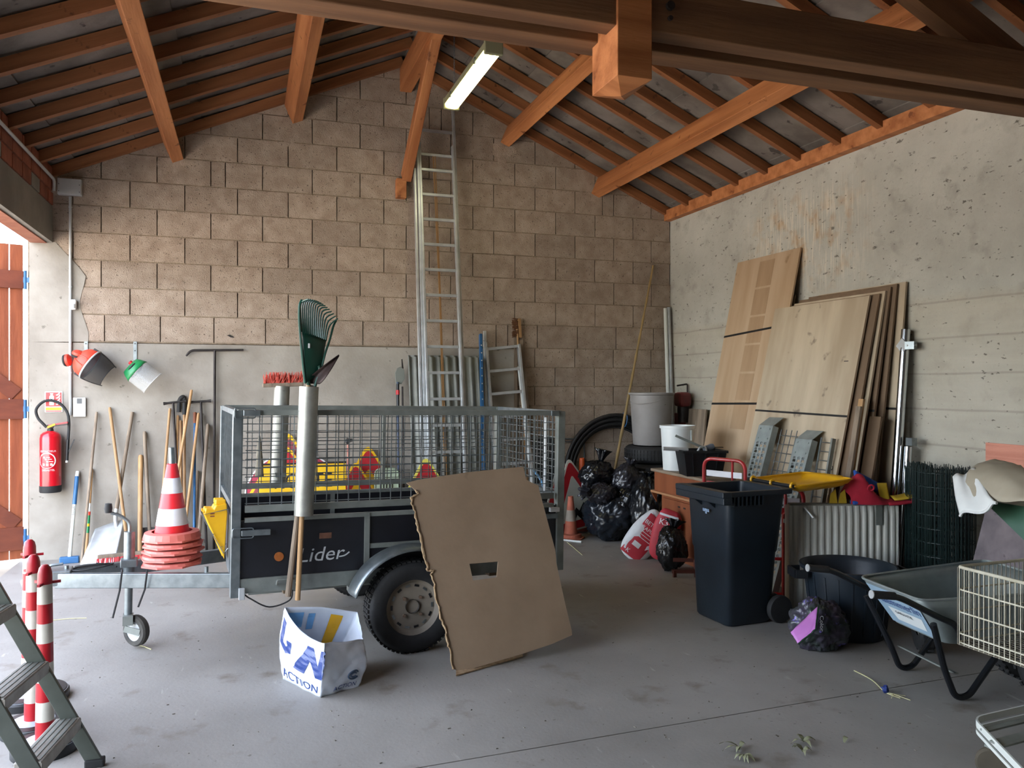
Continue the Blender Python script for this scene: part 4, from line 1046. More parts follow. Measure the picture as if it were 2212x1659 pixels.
p = at(772, 1100, WY - .3); tri_sign((p.x, WY - .36, 0), -at(772, 1000, WY - .15).z, 0, R(14), 'smaller triangle sign half hidden left of the roadworks sign', YELS, SREDS, YELS)
p = at(935, 1100, 7.6); tri_sign((p.x, 7.75, 0), -at(935, 990, 7.9).z, 0, R(10), 'pale yellow triangle sign low in front of the tall ladder', mat('pale_yellow', '#d9cf5e', None, 1, .5), SREDS, mat('pale_yellow', '#d9cf5e'))
def disc_sign():
    p = at(636, 1050, WY - .12); r = .5
    t = thing('round_sign', 'large round red and white sign behind the yellow board', 'road sign', (p.x, WY - .16, 0), 'road signs stored behind the trailer')
    M = Matrix.Translation(V((p.x, WY - .16, 0))) @ Matrix.Rotation(-R(8), 4, 'X') @ Matrix.Translation(V((0, 0, r + .003)))
    rx = Matrix.Rotation(PI / 2, 3, 'X')
    part('plate', MB(M).lathe([(0, 0), (r, 0), (r, .012), (0, .012)], (0, 0, 0), 48, rx), WHITE, t)
    part('red_ring', MB(M).lathe([(r * .97, .014), (r * .76, .014)], (0, 0, 0), 48, rx), mat('ring_red', '#a8384e', '#983247', 5, .5), t)
disc_sign()
def route_sign():
    Y = WY - .62; a, b = at(560, 1003, Y), at(747, 1003, Y); zt = a.z
    t = thing('direction_sign', 'yellow rectangular road sign with black capitals behind the mesh', 'road sign', ((a.x + b.x) / 2, Y, 0), 'road signs stored behind the trailer')
    part('plate', MB().bb(a.x, b.x, Y - .006, Y + .006, zt - .62, zt), YELS, t, bevel=.004)
    part('edge_channel', MB().bb(a.x - .004, b.x + .004, Y - .012, Y + .012, zt - .012, zt + .004), STEEL, t)
    for x in (a.x + .1, b.x - .1): part('foot', MB().bb(x - .02, x + .02, Y + .006, Y + .03, 0, zt - .05), GALV, t)
    text('ROUTE', .205, frame(((a.x + b.x) / 2 + .0, Y - .008, zt - .18), (1, 0, 0), (0, 0, 1)), BLACKS, t, sx=.85)
route_sign()
def loose_bits():
    Y = WY - .45
    a = at(754, 948, Y); b = at(753, 1066, Y)
    t = thing('mallet', 'thin red handled tool with a black tip standing behind the mesh', 'tool', (b.x, Y, 0))
    part('handle', MB().cyl((b.x, Y, 0), (a.x, Y + .1, a.z - .05), .011, n=8), mat('faded_red_handle', '#9d5044', '#b08070', 12, .7), t, smooth=True)
    part('tip', MB().lathe([(.012, 0), (.026, .02), (.024, .05), (0, .06)], (a.x, Y + .1, a.z - .06), 10).box((a.x + .02, Y + .1, a.z - .02), (.05, .03, .03)), RUBBER, t)
    a, b = at(810, 1013, Y), at(860, 1013, Y)
    t = thing('plastic_chair_back', 'pale green plastic panel with rounded top behind the mesh', 'panel', ((a.x + b.x) / 2, Y, 0))
    pts = roundpath([(a.x, Y, 0), (b.x, Y, 0), (b.x, Y, a.z), (a.x, Y, a.z)], .06, 5, True)
    m = mat('pale_green_plastic', '#a9b5a0', '#98a58f', 5, .5)
    part('shell', MB().prism(pts, (0, .03, 0)), m, t, bevel=.006)
    part('rim', MB().tube([V(p_) + V((0, -.002, 0)) for p_ in pts], .008, 6, True), mat('pale_green_edge', '#8d9a86', None, 1, .5), t)
    for i in range(5): x = a.x + .06 + (b.x - a.x - .12) * i / 4; part('slot', MB().bb(x - .006, x + .006, Y - .003, Y, a.z - .30, a.z - .12), STEEL, t)
    # dark bag hanging by the cage
    c = tp(.24, TW - .1, 1.22)
    def sack(u, v):
        rr = (.006 + .024 * v ** .7) * (1 + .25 * noise.noise((u * 6, v * 4, 1)))
        return c + V((rr * math.cos(2 * PI * u), rr * .6 * math.sin(2 * PI * u), .10 - .30 * v))
    single('hanging_rag', MB().grid(sack, 14, 10, True), mat('grey_rag', '#8d8676', '#756e60', 8, .9, bump=.3), 'dark grey rag knotted to the cage mesh', 'rag', smooth=True, sharp=0, solid=.003)
loose_bits()

# ------------------------------------------------------------ ladders, sheets and poles on the back wall
def tall_ladder():
    yb, yt = 8.02, W - .06
    LB, RB = fl(934, 1216), fl(1010, 1213); LT, RT = at(903, 218, yt - .0), at(974, 250, yt - .0)
    LB = V((at(933, 1200, 8.02).x, 8.02, 0)); RB = V((at(1010, 1200, 8.02).x, 8.02, 0)); zT = LT.z
    t = thing('extension_ladder', 'tall aluminium extension ladder reaching up to the ridge', 'ladder', ((LB + RB) / 2))
    def P(s, f, off=0, out=0):     # s 0 left, 1 right, f height fraction
        a = LB * (1 - f) + V((LT.x, LT.y, zT)) * f; b = RB * (1 - f) + V((RT.x, RT.y, zT)) * f
        x = (b - a).normalized(); return a * (1 - s) + b * s + x * (out if s > .5 else -out) + V((0, off, 0))
    for s in (0, 1): part('stile', MB().bar(P(s, 0), P(s, .90), .026, .062, up=(0, 1, .1)), ALU, t, bevel=.004)
    for s in (0, 1): part('outer_stile', MB().bar(P(s, 0, .055, .035), P(s, 1, .0, .02), .026, .055, up=(0, 1, .1)), ALU, t, bevel=.004)
    part('third_stile', MB().bar(P(0, 0, .03, .075), P(0, .84, .03, .055), .024, .05, up=(0, 1, .1)), ALU, t, bevel=.004)
    zs = [at(940, py, 8.5).z for py in ()]
    n = 17
    for i in range(n):
        f = (i + .55) / (n + .35)
        if f < .89: part('rung', MB().bar(P(0, f), P(1, f), .034, .03, up=(0, 0, 1)), ALU, t, bevel=.004)
    for i in range(n):
        f = (i + .2) / (n + .35)
        if f > .86: part('upper_rung', MB().bar(P(0, f, .03, .03), P(1, f, .03, .03), .03, .026), ALU, t)
    part('rope', MB().tube([P(.42, .88, .03), P(.47, .55, .03), P(.46, .35, .03), P(.44, .12, .03)], .0065, 6), ROPE, t, smooth=True)
    part('rope', MB().tube([P(.48, .88, .03), P(.5, .5, .03), P(.5, .12, .03)], .006, 6), ROPE, t, smooth=True)
    for s in (0, 1): part('foot', MB().box(P(s, 0) + V((0, 0, .02)), (.04, .07, .04)), RUBBER, t)
tall_ladder()
def corrugated():
    zt = at(880, 768, W - .05).z; x0, x1 = at(881, 768, W - .05).x, at(1029, 768, W - .05).x; b = 8.26
    for k, (dx, dy) in enumerate(((0, 0), (-.01, -.07))):
        zz = zt - k * .02
        def f(u, v):
            x = x0 + dx + (x1 - x0) * u; return V((x, (b + dy) * (1 - v) + (W - .06 + dy) * v + .022 * math.sin((x - x0) / .0885 * 2 * PI), .004 + zz * v))
        single('corrugated_sheet', MB().grid(f, 92, 6), mat('fibre_cement_corrugated', '#8b8d89', '#74766f', 3, .9, bump=.25, bscale=40), ('front' if k else 'rear') + ' grey corrugated roofing sheet leaning behind the tall ladder', 'roofing sheet', 'corrugated sheets', smooth=True, solid=.007)
corrugated()
def pruner():
    Y = W - .12; a = at(859, 806, Y); b = V((at(862, 1100, 8.25).x, 8.25, 0))
    t = thing('pole_pruner', 'long handled tree pruner with black grips and red tie', 'pruner', (b.x, b.y, 0))
    d = (a - b).normalized()
    part('pole', MB().cyl(b, a - d * .1, .012, n=8), mat('navy_pole', '#2a3850', None, 1, .5), t, smooth=True)
    part('second_pole', MB().cyl(b + V((.06, 0, 0)), a - d * .15 + V((.05, 0, 0)), .010, n=8), STEEL, t, smooth=True)
    part('grip', MB().cyl(a - d * .42, a - d * .12, .017, n=10), BLACKP, t, smooth=True)
    part('tie', MB().cyl(a - d * .24, a - d * .19, .022, n=10), RED, t)
    part('jaw', MB().prism([a + V(q) for q in ((-.02, -.01, -.12), (-.03, -.01, .0), (-.01, -.01, .05), (.03, -.01, .07), (.07, -.01, .04), (.075, -.01, -.06), (.04, -.01, -.12))], (0, .015, 0)), mat('pruner_grey', '#71756f', None, 1, .5), t, bevel=.003)
    part('blade', MB().prism([a + V(q) for q in ((.045, -.004, .05), (.04, -.004, .15), (.052, -.004, .155), (.065, -.004, .05))], (0, .004, 0)), STEEL, t)
    part('steel_collar', MB().cyl(b + d * .18, b + d * .30, .018, n=10), ALU, t, smooth=True)
pruner()
def small_ladder():
    Y = W - .06; tl, tr_ = at(1050, 752, Y), at(1120, 745, Y); bl, br = V((at(1082, 1210, 8.0).x, 8.0, 0)), V((at(1162, 1205, 8.0).x, 8.0, 0))
    t = thing('step_ladder_section', 'short aluminium ladder with splayed stiles right of the corrugated sheet', 'ladder', ((bl + br) / 2))
    for a, b in ((tl, bl), (tr_, br)): part('stile', MB().bar(b, a, .028, .075, up=(0, 1, .1)), ALU, t, bevel=.004)
    for i in range(8):
        f = 1 - (i + .05) / 8.3; a = bl * (1 - f) + tl * f; b = br * (1 - f) + tr_ * f
        part('rung', MB().bar(a, b, .045, .032), ALU, t, bevel=.004)
    part('white_strip', MB().bar(br + V((-.012, -.045, .02)), tr_ + V((-.012, -.045, -.25)), .035, .006, up=(0, 1, .1)), WHITE, t)
    part('top_hook', MB().tube(roundpath([tl, tl + V((.0, -.02, .05)), tl + V((-.03, -.02, .09))], .03), .012, 8), ALU, t, smooth=True)
    a, b = at(1038, 722, Y - .02), V((at(1048, 1200, 7.95).x, 7.95, 0))
    t = thing('spirit_level', 'blue straight edge leaning left of the short ladder', 'straight edge', b)
    part('blade', MB().bar(b, a, .03, .045, up=(0, 1, .1)), BLUE, t, bevel=.003)
    d = (a - b)
    for i in range(14): q = b + d * (.45 + .038 * i); part('mark', MB().box(q + V((-.0, -.024, 0)), (.012, .003, .012)), WHITE, t)
    # scaffolding poles behind
    a, b = at(1047, 715, W - .012), V((at(1058, 1190, 8.5).x, 8.5, 0)); single('white_pole', MB().bar(b, a, .03, .03), GREY1, 'pale square pole just behind the blue straight edge', 'pole')
    a, b = at(1124, 735, W - .015), V((at(1158, 1190, 8.6).x, 8.6, 0)); single('wooden_post', MB().bar(b, a, .06, .05, up=(0, 1, .1)), WOODG, 'grey brown timber post behind the short ladder', 'post', bevel=.004)
    a, b = at(1142, 700, W - .02), V((2.975, W - .04, 0)); single('conduit_pole', MB().bb(2.94, 2.975, W - .02, W + .01, .0, at(1146, 705, W).z), WOODG, 'narrow upright batten fixed where the bare blocks begin', 'batten')
    # broom with worn brown bristles, head up
    a = at(1117, 688, W - .03); b = V((at(1146, 1190, 8.42).x, 8.42, 0))
    t = thing('worn_broom', 'worn broom with brown bristles standing head up behind the short ladder', 'broom', b)
    part('handle', MB().cyl(b, a + V((0, 0, -.12)), .012, n=8), WOODH, t, smooth=True)
    part('block', MB().bar(a + V((.035, 0, -.22)), a + V((.02, 0, .0)), .05, .03), WOODH, t)
    mb = MB()
    for i in range(90):
        q = a + V((.01, random.uniform(-.02, .02), random.uniform(-.21, .0))); mb.tube([q, q + V((-.07, random.uniform(-.015, .015), random.uniform(-.02, .02)))], [.004, .003], 4)
    part('bristles', mb, mat('brown_bristle', '#6b4427', '#54331c', 9, .9), t, kind='stuff')
    # flat dark panel and rail near the corner of the cage
    a, b = at(1152, 945, W - .1), at(1203, 945, W - .1)
    single('dark_panel', MB().prism([(a.x, 8.54, 0), (b.x - .02, 8.54, 0), (b.x - .02, W - .03, a.z), (a.x, W - .03, a.z)], (0, -.02, 0)), mat('slate_panel', '#34383d', '#2a2e32', 5, .5), 'dark slate grey panel leaning behind the trailer tail', 'panel')
    a, b = at(1150, 943, W - .006), at(1262, 950, W - .006)
    t = thing('metal_rail', 'thin grey horizontal rail at waist height near the hose coil', 'rail', (a.x, W - .1, 0))
    part('rail', MB().cyl(a, b, .010, n=8).cyl(a + V((0, 0, -.035)), b + V((0, 0, -.035)), .007, n=8), GALV, t)
    part('leg', MB().cyl(b, (b.x, W - .006, 0), .010, n=8), GALV, t)
    part('leg', MB().cyl(a, (a.x, W - .006, 0), .010, n=8), GALV, t)
    t = thing('blue_hose_piece', 'blue and white flexible hose hanging behind the short ladder foot', 'hose', fl(1165, 1200))
    part('hose', MB().tube(smoothpath([at(1152, 1015, 7.85), at(1170, 1040, 7.85), at(1172, 1065, 7.85), at(1160, 1085, 7.85), V((fl(1168, 1200).x, 7.85, .01))], 5), .012, 8), BAGL, t, smooth=True)
small_ladder()

def hose_coil():
    c = at(1330, 1042, 8.60); rr = .66
    t = thing('hose_coil', 'coil of thick black pipe standing against the block wall', 'hose coil', (c.x, 8.60, 0))
    loops = []
    for i in range(6):
        r_ = rr - .045 * (i % 3) - .01 * i; y = 8.592 + .038 * (i // 3) + .022 * (i % 3); cz = rr + .012
        pts = [V((c.x + r_ * math.cos(a) * .98, y, cz + r_ * math.sin(a))) for a in [k * 2 * PI / 48 for k in range(48)]]
        loops.append(part('pipe_turn', MB().tube(pts, .021, 8, True), mat('black_pe_pipe', '#2b2b2c', '#222223', 8, .5), t, smooth=True))
    p = V((c.x + .12, 8.58, rr * 2 + .0)); part('tie', MB().tube(arc(p + V((0, .04, -.05)), .09, 0, 2 * PI, 14, (0, .9, 0), (.1, 0, 1))[:-1], .006, 5, True), BLUE, t)
hose_coil()
pict = [[(-.20, .05), (-.02, .26), (.16, .05), (.08, .05), (-.02, .17), (-.12, .05)], [(-.02, .17), (.10, .30), (.16, .24), (.04, .10)]]
q = fl(1236, 1164)
tri_sign((3.60, 8.30, .06), .96, R(14), R(7), 'white triangle sign with red border nearer the black bags', SIGNW, SREDS, SIGNW, pict=pict, roll=R(-7))
tri_sign((3.52, 8.36, .06), .96, R(14), R(7), 'white triangle sign with red border standing just behind its twin', SIGNW, SREDS, SIGNW, roll=R(-7))
cone((3.40, 8.12, .0), .46, .08, .028, .30, 'dusty small traffic cone in front of the white triangle sign', 'dusty cones by the wall', ORANGED, ORANGED, bands=1, grey=mat('dirty_white', '#a39a8e', '#8d8479', 8, .8))
cone((3.70, 8.50, .0), .84, .055, .03, .16, 'orange cone tip seen through the hose coil', 'dusty cones by the wall', mat('vivid_orange', '#c4521f', None, 1, .5), ORANGED, bands=1)
single('pale_stick', MB().cyl(fl(1203, 1167) + V((0, 0, .011)), fl(1256, 1173) + V((0, 0, .011)), .011, n=8), WHITE, 'thin white tube lying on the floor by the trailer tail', 'tube', smooth=True)

# ------------------------------------------------------------ rubbish bags
def blob(c, r, seed, squash=(1, 1, 1), flat=.0, fold=.17, knot=None, n=84):
    c = V(c); out = MB()
    def f(u, v):
        a = 2 * PI * u; b = PI * v; d = V((math.cos(a) * math.sin(b), math.sin(a) * math.sin(b), -math.cos(b)))
        k = 1 + fold * noise.noise(d * 1.6 + V((seed, 0, 0))) + fold * .6 * abs(noise.noise(d * 3.5 + V((0, seed, 0)))) - fold * .55 * (1 - abs(noise.noise(V((d.x * 7, d.y * 7, d.z * 4)) + V((0, 0, seed))))) ** 4 - fold * .3 * (1 - abs(noise.noise(d * 13 + V((seed, 0, seed))))) ** 5
        p = V((d.x * squash[0], d.y * squash[1], d.z * squash[2])) * r * k
        p.z = max(p.z, -r * squash[2] * (1 - flat)); return c + p
    out.grid(f, n, n // 2, True); return out
def bin_bag(label, c, r, seed, m, squash=(1, 1, .85), flat=.15, knot=(0, 0, 1), kl=.12):
    c = V(c); t = thing('bin_bag', label, 'bin bag', (c.x, c.y, max(0, c.z - r * squash[2] * (1 - flat))), 'black bin bags piled by the wall')
    part('sack', blob(c, r, seed, squash, flat), m, t, smooth=True, sharp=0)
    k = V(knot).normalized(); o = c + V((k.x * squash[0], k.y * squash[1], k.z * squash[2])) * r * .97; sd = k.orthogonal().normalized(); bt = k.cross(sd)
    def ruf(u, v):
        rr = (.025 + .055 * v ** 1.5) * (1 + .35 * math.sin(7 * 2 * PI * u) * v); a = 2 * PI * u; return o + k * (v * kl - .02) + (sd * math.cos(a) + bt * math.sin(a)) * rr
    part('tied_neck', MB().grid(ruf, 42, 6, True), m, t, smooth=True, sharp=0, solid=.002)
def bags():
    P = lambda px, py, Y: at(px, py, Y)
    a = fl(1330, 1162)
    bin_bag('largest blue black bin bag at the front of the pile', (P(1326, 1112, 7.95).x, 7.95, .26), .33, 1, BINBAGB, (1.08, .95, .84), .10, (.5, -.3, .8))
    bin_bag('upper left bin bag with a bunched neck on the pile', P(1290, 1025, 8.08), .205, 2, BINBAG, (.98, .9, .82), .05, (.25, 0, 1), .14)
    bin_bag('smoky grey translucent bin bag at the top right of the pile', P(1352, 1040, 7.92), .20, 3, BINBAGG, (.95, .9, 1.0), .05, (.3, 0, .9), .08)
    bin_bag('small grey bin bag wedged in the middle of the pile', P(1302, 1068, 7.86), .165, 4, BINBAGG, (1.05, .9, .75), .05, (-.9, -.2, .25), .12)
    bin_bag('creased bin bag at the right of the largest one', P(1360, 1085, 7.8), .19, 5, BINBAG, (1.0, .9, .95), .05, (.2, 0, 1), .05)
    bin_bag('black bin bag standing in the shadow beside the cabinet', (P(1400, 1090, 7.6).x, 7.6, .36), .25, 6, BINBAG, (.85, .95, 1.5), .05, (0, 0, 1), .06)
bags()

# ------------------------------------------------------------ tyres, grey bin, corner poles
def tyre_stack():
    c = at(1408, 957, 8.20)
    for i in range(5):
        t = thing('car_tyre', ('lowest', 'second lowest', 'middle', 'second highest', 'topmost')[i] + ' car tyre in the stack under the grey bin', 'tyre', (c.x + .012 * (-1) ** i, 8.20, i * .2), 'stacked car tyres')
        o = V((c.x + .012 * (-1) ** i, 8.20, i * .2 + .1))
        part('casing', MB().lathe([(.19, -.07), (.23, -.092), (.28, -.095), (.31, -.075), (.32, -.05), (.32, .05), (.31, .075), (.28, .095), (.23, .092), (.19, .07), (.175, 0), (.19, -.07)], o, 44), RUBBER, t, smooth=True, sharp=60)
        mb = MB()
        for q in range(52):
            a = 2 * PI * q / 52
            for z in (-.04, 0, .04): mb.box(o + V((.321 * math.cos(a), .321 * math.sin(a), z)), (.010, .026, .03), rotz(a))
        part('tread', mb, RUBBER, t, kind='stuff')
    zb = 1.0; o = V((c.x - .005, 8.20, zb)); h = .60
    t = thing('grey_bin', 'tall grey plastic bin standing on the tyre stack', 'bin', o)
    part('shell', MB().lathe([(0, .002), (.205, .002), (.21, .01), (.245, h - .03), (.262, h - .02), (.265, h), (.25, h), (.236, h - .04), (.198, .02), (0, .02)], o, 40), GREYP, t, smooth=True)
    sw = [o + V(((.236 + .002) * math.cos(a), .238 * math.sin(a), h - .03 - .10 * max(0, math.cos(a - R(205))))) for a in [R(150 + i * 8) for i in range(22)]]
    part('moulded_band', MB().tube(sw, .008, 6), GREYP, t, smooth=True)
    part('moulded_rib', MB().tube([o + V((.0, -.205 - .034 * z, z * h)) + V((.0, -.002, 0)) for z in (0.02, .4, .75)] + [o + V((.05, -.232, h * .78)), o + V((.15, -.18, h * .78))], .004, 5), mat('bin_groove', '#5f5c5b', None, 1, .6), t)
tyre_stack()
def corner_poles():
    for k, (tx, ty, bx, lab) in enumerate(((1437, 666, 1462, 'left pale metal gutter length standing in the corner'), (1444, 664, 1470, 'right pale metal gutter length standing in the corner'))):
        a = at(tx, ty, W - .03); b = V((a.x - .0, 8.52, 0)); a.x = min(a.x, XR - .03)
        t = single('gutter_profile', MB().tube([b, a], [.022, .022], 10), OFFW if k == 0 else ALU, lab, 'gutter', 'gutter lengths in the corner', smooth=True)
    a, b = at(1411, 574, W - .02), at(1330, 1005, 8.35); d = (b - a).normalized()
    e = a + d * ((0.0 - a.z) / d.z)
    n = 14; pts = []; rs = []
    for i in range(n * 3 + 1):
        f = i / (n * 3); pts.append(a + (e - a) * f); rs.append((.011 + .007 * f) + (.004 if i % 3 == 0 else 0))
    t = thing('bamboo_pole', 'long bamboo pole leaning between the bags and the corner', 'pole', e)
    part('cane', MB().tube(pts, rs, 10), mat('bamboo', '#9c8055', '#857049', 6, .5, st=(3, 3, .5)), t, smooth=True)
corner_poles()
def red_pump():
    X = 4.88; Y = 8.28
    o = V((X, Y, 0)); t = thing('motor_post', 'dark red machine with a rounded head in the corner', 'machine', o)
    m = mat('dark_red_paint', '#6e2a28', '#55201f', 6, .5)
    part('column', MB().bb(X - .07, X + .07, Y - .05, Y + .05, 0, 1.36), m, t, bevel=.01)
    part('head', MB().box((X - .02, Y - .06, 1.52), (.16, .18, .17)), m, t, bevel=.04)
    part('motor', MB().cyl((X, Y - .04, 1.25), (X, Y - .04, 1.45), .07, n=20), STEEL, t, smooth=True)
    part('crank_rod', MB().tube(roundpath([(X - .06, Y, 1.68), (X + .08, Y, 1.70), (X + .08, Y, 1.2)], .02), .010, 8), STEEL, t, smooth=True)
red_pump()

# ------------------------------------------------------------ plywood against the right wall
def ply(name, label, xb, xt, y0, y1, zt, m, thick=.018, group='plywood sheets leaning on the right wall', zb=0, skew=0, lines=(), marks=()):
    nrm = V((-(zt - zb), 0, (xt - xb))).normalized()
    t = thing(name, label, 'plywood', ((xb + xt) / 2, (y0 + y1) / 2, zb), group)
    def P(yf, f): return V((xb + (xt - xb) * f, y0 + (y1 - y0) * yf + skew * f, zb + (zt - zb) * f))
    part('panel', MB().prism([P(0, 0), P(1, 0), P(1, 1), P(0, 1)], -nrm * thick), m, t)
    for fz in lines: part('marker_line', MB().prism([P(0, fz[0] - .004) + nrm * .002, P(1, fz[1] - .004) + nrm * .002, P(1, fz[1] + .003) + nrm * .002, P(0, fz[0] + .003) + nrm * .002], -nrm * .001), BLACKS, t)
    for (s, yf, f, sz, up) in marks:
        yv = V((0, -1, 0)); uv = (P(0, 1) - P(0, 0)).normalized(); ang = R(up)
        xd = yv * math.cos(ang) + uv * math.sin(ang); yd = uv * math.cos(ang) - yv * math.sin(ang)
        text(s, sz, frame(P(yf, f) + nrm * .003, xd, yd), BLACKS, t, name='number_mark')
    return t, P, nrm
t, P, nrm = ply('plywood_sheet', 'tallest tan plywood sheet leaning left on the right wall', 4.33, 4.965, 6.26, 7.27, 2.99, PLY, lines=((.755, .735), (.508, .50)))
for i, (a, b, m) in enumerate(((.36, .60, mat('ply_dark_veneer', '#a68a6c', '#987c5f', 3, .7, st=(1, 3, .4))),)):
    for k in range(6):
        f0, f1 = .42 + k * .095, .42 + k * .095 + .088
        part('veneer_patch', MB().prism([P(a, f0) + nrm * .0015, P(b, f0) + nrm * .0015, P(b, f1) + nrm * .0015, P(a, f1) + nrm * .0015], -nrm * .001), m, t)
ply('plywood_sheet', 'plywood sheet just behind the tallest one', 4.46, 4.955, 6.33, 7.36, 2.55, PLYD)
t, P, nrm = ply('plywood_sheet', 'front pale plywood sheet with a black number one', 4.26, 4.815, 5.22, 6.44, 2.42, PLYW, lines=((.595, .60),), marks=(('1', .10, .78, .075, 90), ('2', .07, .42, .10, -90)))
for i, (xb, xt, y0, y1, zt, m, lab) in enumerate((
        (4.32, 4.85, 5.15, 6.24, 2.43, PLYD, 'second plywood sheet in the right hand stack'),
        (4.40, 4.88, 5.12, 6.24, 2.45, PLYW, 'third plywood sheet in the right hand stack'),
        (4.50, 4.905, 5.09, 6.20, 2.48, PLYD, 'fourth plywood sheet in the right hand stack'),
        (4.60, 4.93, 5.05, 6.10, 2.50, PLYD, 'fifth plywood sheet in the right hand stack'),
        (4.72, 4.955, 4.985, 6.0, 2.51, PLYW, 'rearmost plywood sheet flat against the right wall'))):
    ply('plywood_sheet', lab, xb, xt, y0, y1, zt, m, lines=((.60, .60),) if i in (2, 4) else ())
def battens():
    for k, (px, py, x, lab) in enumerate(((1862, 862, 4.50, 'tan batten leaning in front of the dark plywood edges'), (1856, 878, 4.44, 'second thin batten beside the tan one'), (1893, 900, 4.59, 'short grey board standing by the plywood edges'))):
        a = ax(px, py, x + .12); b = V((x - .18, a.y - .02, 0))
        single('batten', MB().bar(b, a, .05 if k < 2 else .12, .022, up=(-1, 0, .2)), WOODH if k == 0 else (WOODG if k == 1 else PLYD), lab, 'batten', 'offcuts by the plywood', bevel=.002)
    a = V((4.703, 5.11, 1.27)); single('green_cloth_scrap', MB().grid(lambda u, v: a + V((.02 * math.sin(5 * u), -.10 * u + .02 * math.sin(4 * v), -.11 * v)), 7, 7), mat('grey_green_cloth', '#6d7565', None, 1, .9), 'small grey green cloth hooked on the plywood edge', 'cloth', smooth=True, solid=.003)
    # grey plank behind the white bucket
    a, b = ax(1480, 882, 4.94), ax(1528, 885, 4.94)
    single('grey_board', MB().prism([(4.82, a.y, 0), (4.82, b.y, 0), (4.94, b.y, a.z), (4.94, a.y, a.z)], (-.02, 0, 0)), WOODG, 'short grey weathered board behind the white bucket', 'board')
battens()
def chrome_tubes():
    a = ax(1957, 712, 4.92); b = V((4.72, a.y - .02, 0))
    t = thing('chrome_tube', 'long shiny steel tube leaning on the right wall', 'tube', b)
    part('tube', MB().cyl(b, a, .034, n=20), CHROME, t, smooth=True)
    c = a + (b - a) * .06
    part('clamp', MB().box(c + V((0, -.06, .0)), (.06, .07, .06), rotz(.4)).cyl(c + V((0, -.02, 0)), c + V((0, -.11, .0)), .012, n=8), GALV, t)
    part('clamp_plate', MB().box(c + V((-.03, -.005, 0)), (.01, .085, .085), Matrix.Rotation(R(45), 3, 'X')), ALU, t)
    a = ax(1962, 965, 4.86); b = V((4.74, a.y - .02, 0))
    t = thing('chrome_tube', 'shorter steel tube standing beside the long shiny one', 'tube', b)
    part('tube', MB().cyl(b, a, .028, n=16), CHROME, t, smooth=True)
    part('clamp', MB().box(a + V((0, -.03, .04)), (.05, .06, .06)), GALV, t)
chrome_tubes()

# ------------------------------------------------------------ cabinet corner
def cabinet():
    x0, x1, y0, y1, z = 3.90, 4.21, 6.22, 7.14, .853
    t = thing('wooden_cabinet', 'worn brown wooden cabinet under the black crate', 'cabinet', (x0, y0, 0))
    part('top', MB().bb(x0 - .03, x1, y0 - .03, y1 + .03, z - .028, z), mat('worn_cabinet_top', '#8f7f6c', '#7c6c5a', 5, .7), t, bevel=.006)
    part('upper_body', MB().bb(x0, x1, y0, y1, z - .22, z - .03), BROWNW, t)
    part('ledge', MB().bb(x0 - .03, x1, y0 - .03, y1 + .03, z - .24, z - .218), mat('light_edge', '#a87a55', None, 1, .5), t, bevel=.004)
    part('bracket', MB().prism([(x0 - .03, y1, z - .24), (x0 + .03, y1, z - .24), (x0 + .03, y1, z - .34)], (0, .02, 0)), BROWNW, t)
    part('lower_body', MB().bb(x0 + .05, x1, y0 + .04, y1 - .06, 0, z - .24), BROWNW, t)
    part('door', MB().bb(x0 + .035, x0 + .052, y0 + .10, y1 - .10, .06, z - .28), BROWNW, t, bevel=.004)
    for y in (6.62, 6.72): part('keyhole', MB().box((x0 + .033, y, z - .33), (.004, .035, .014)), BLACKS, t)
cabinet()
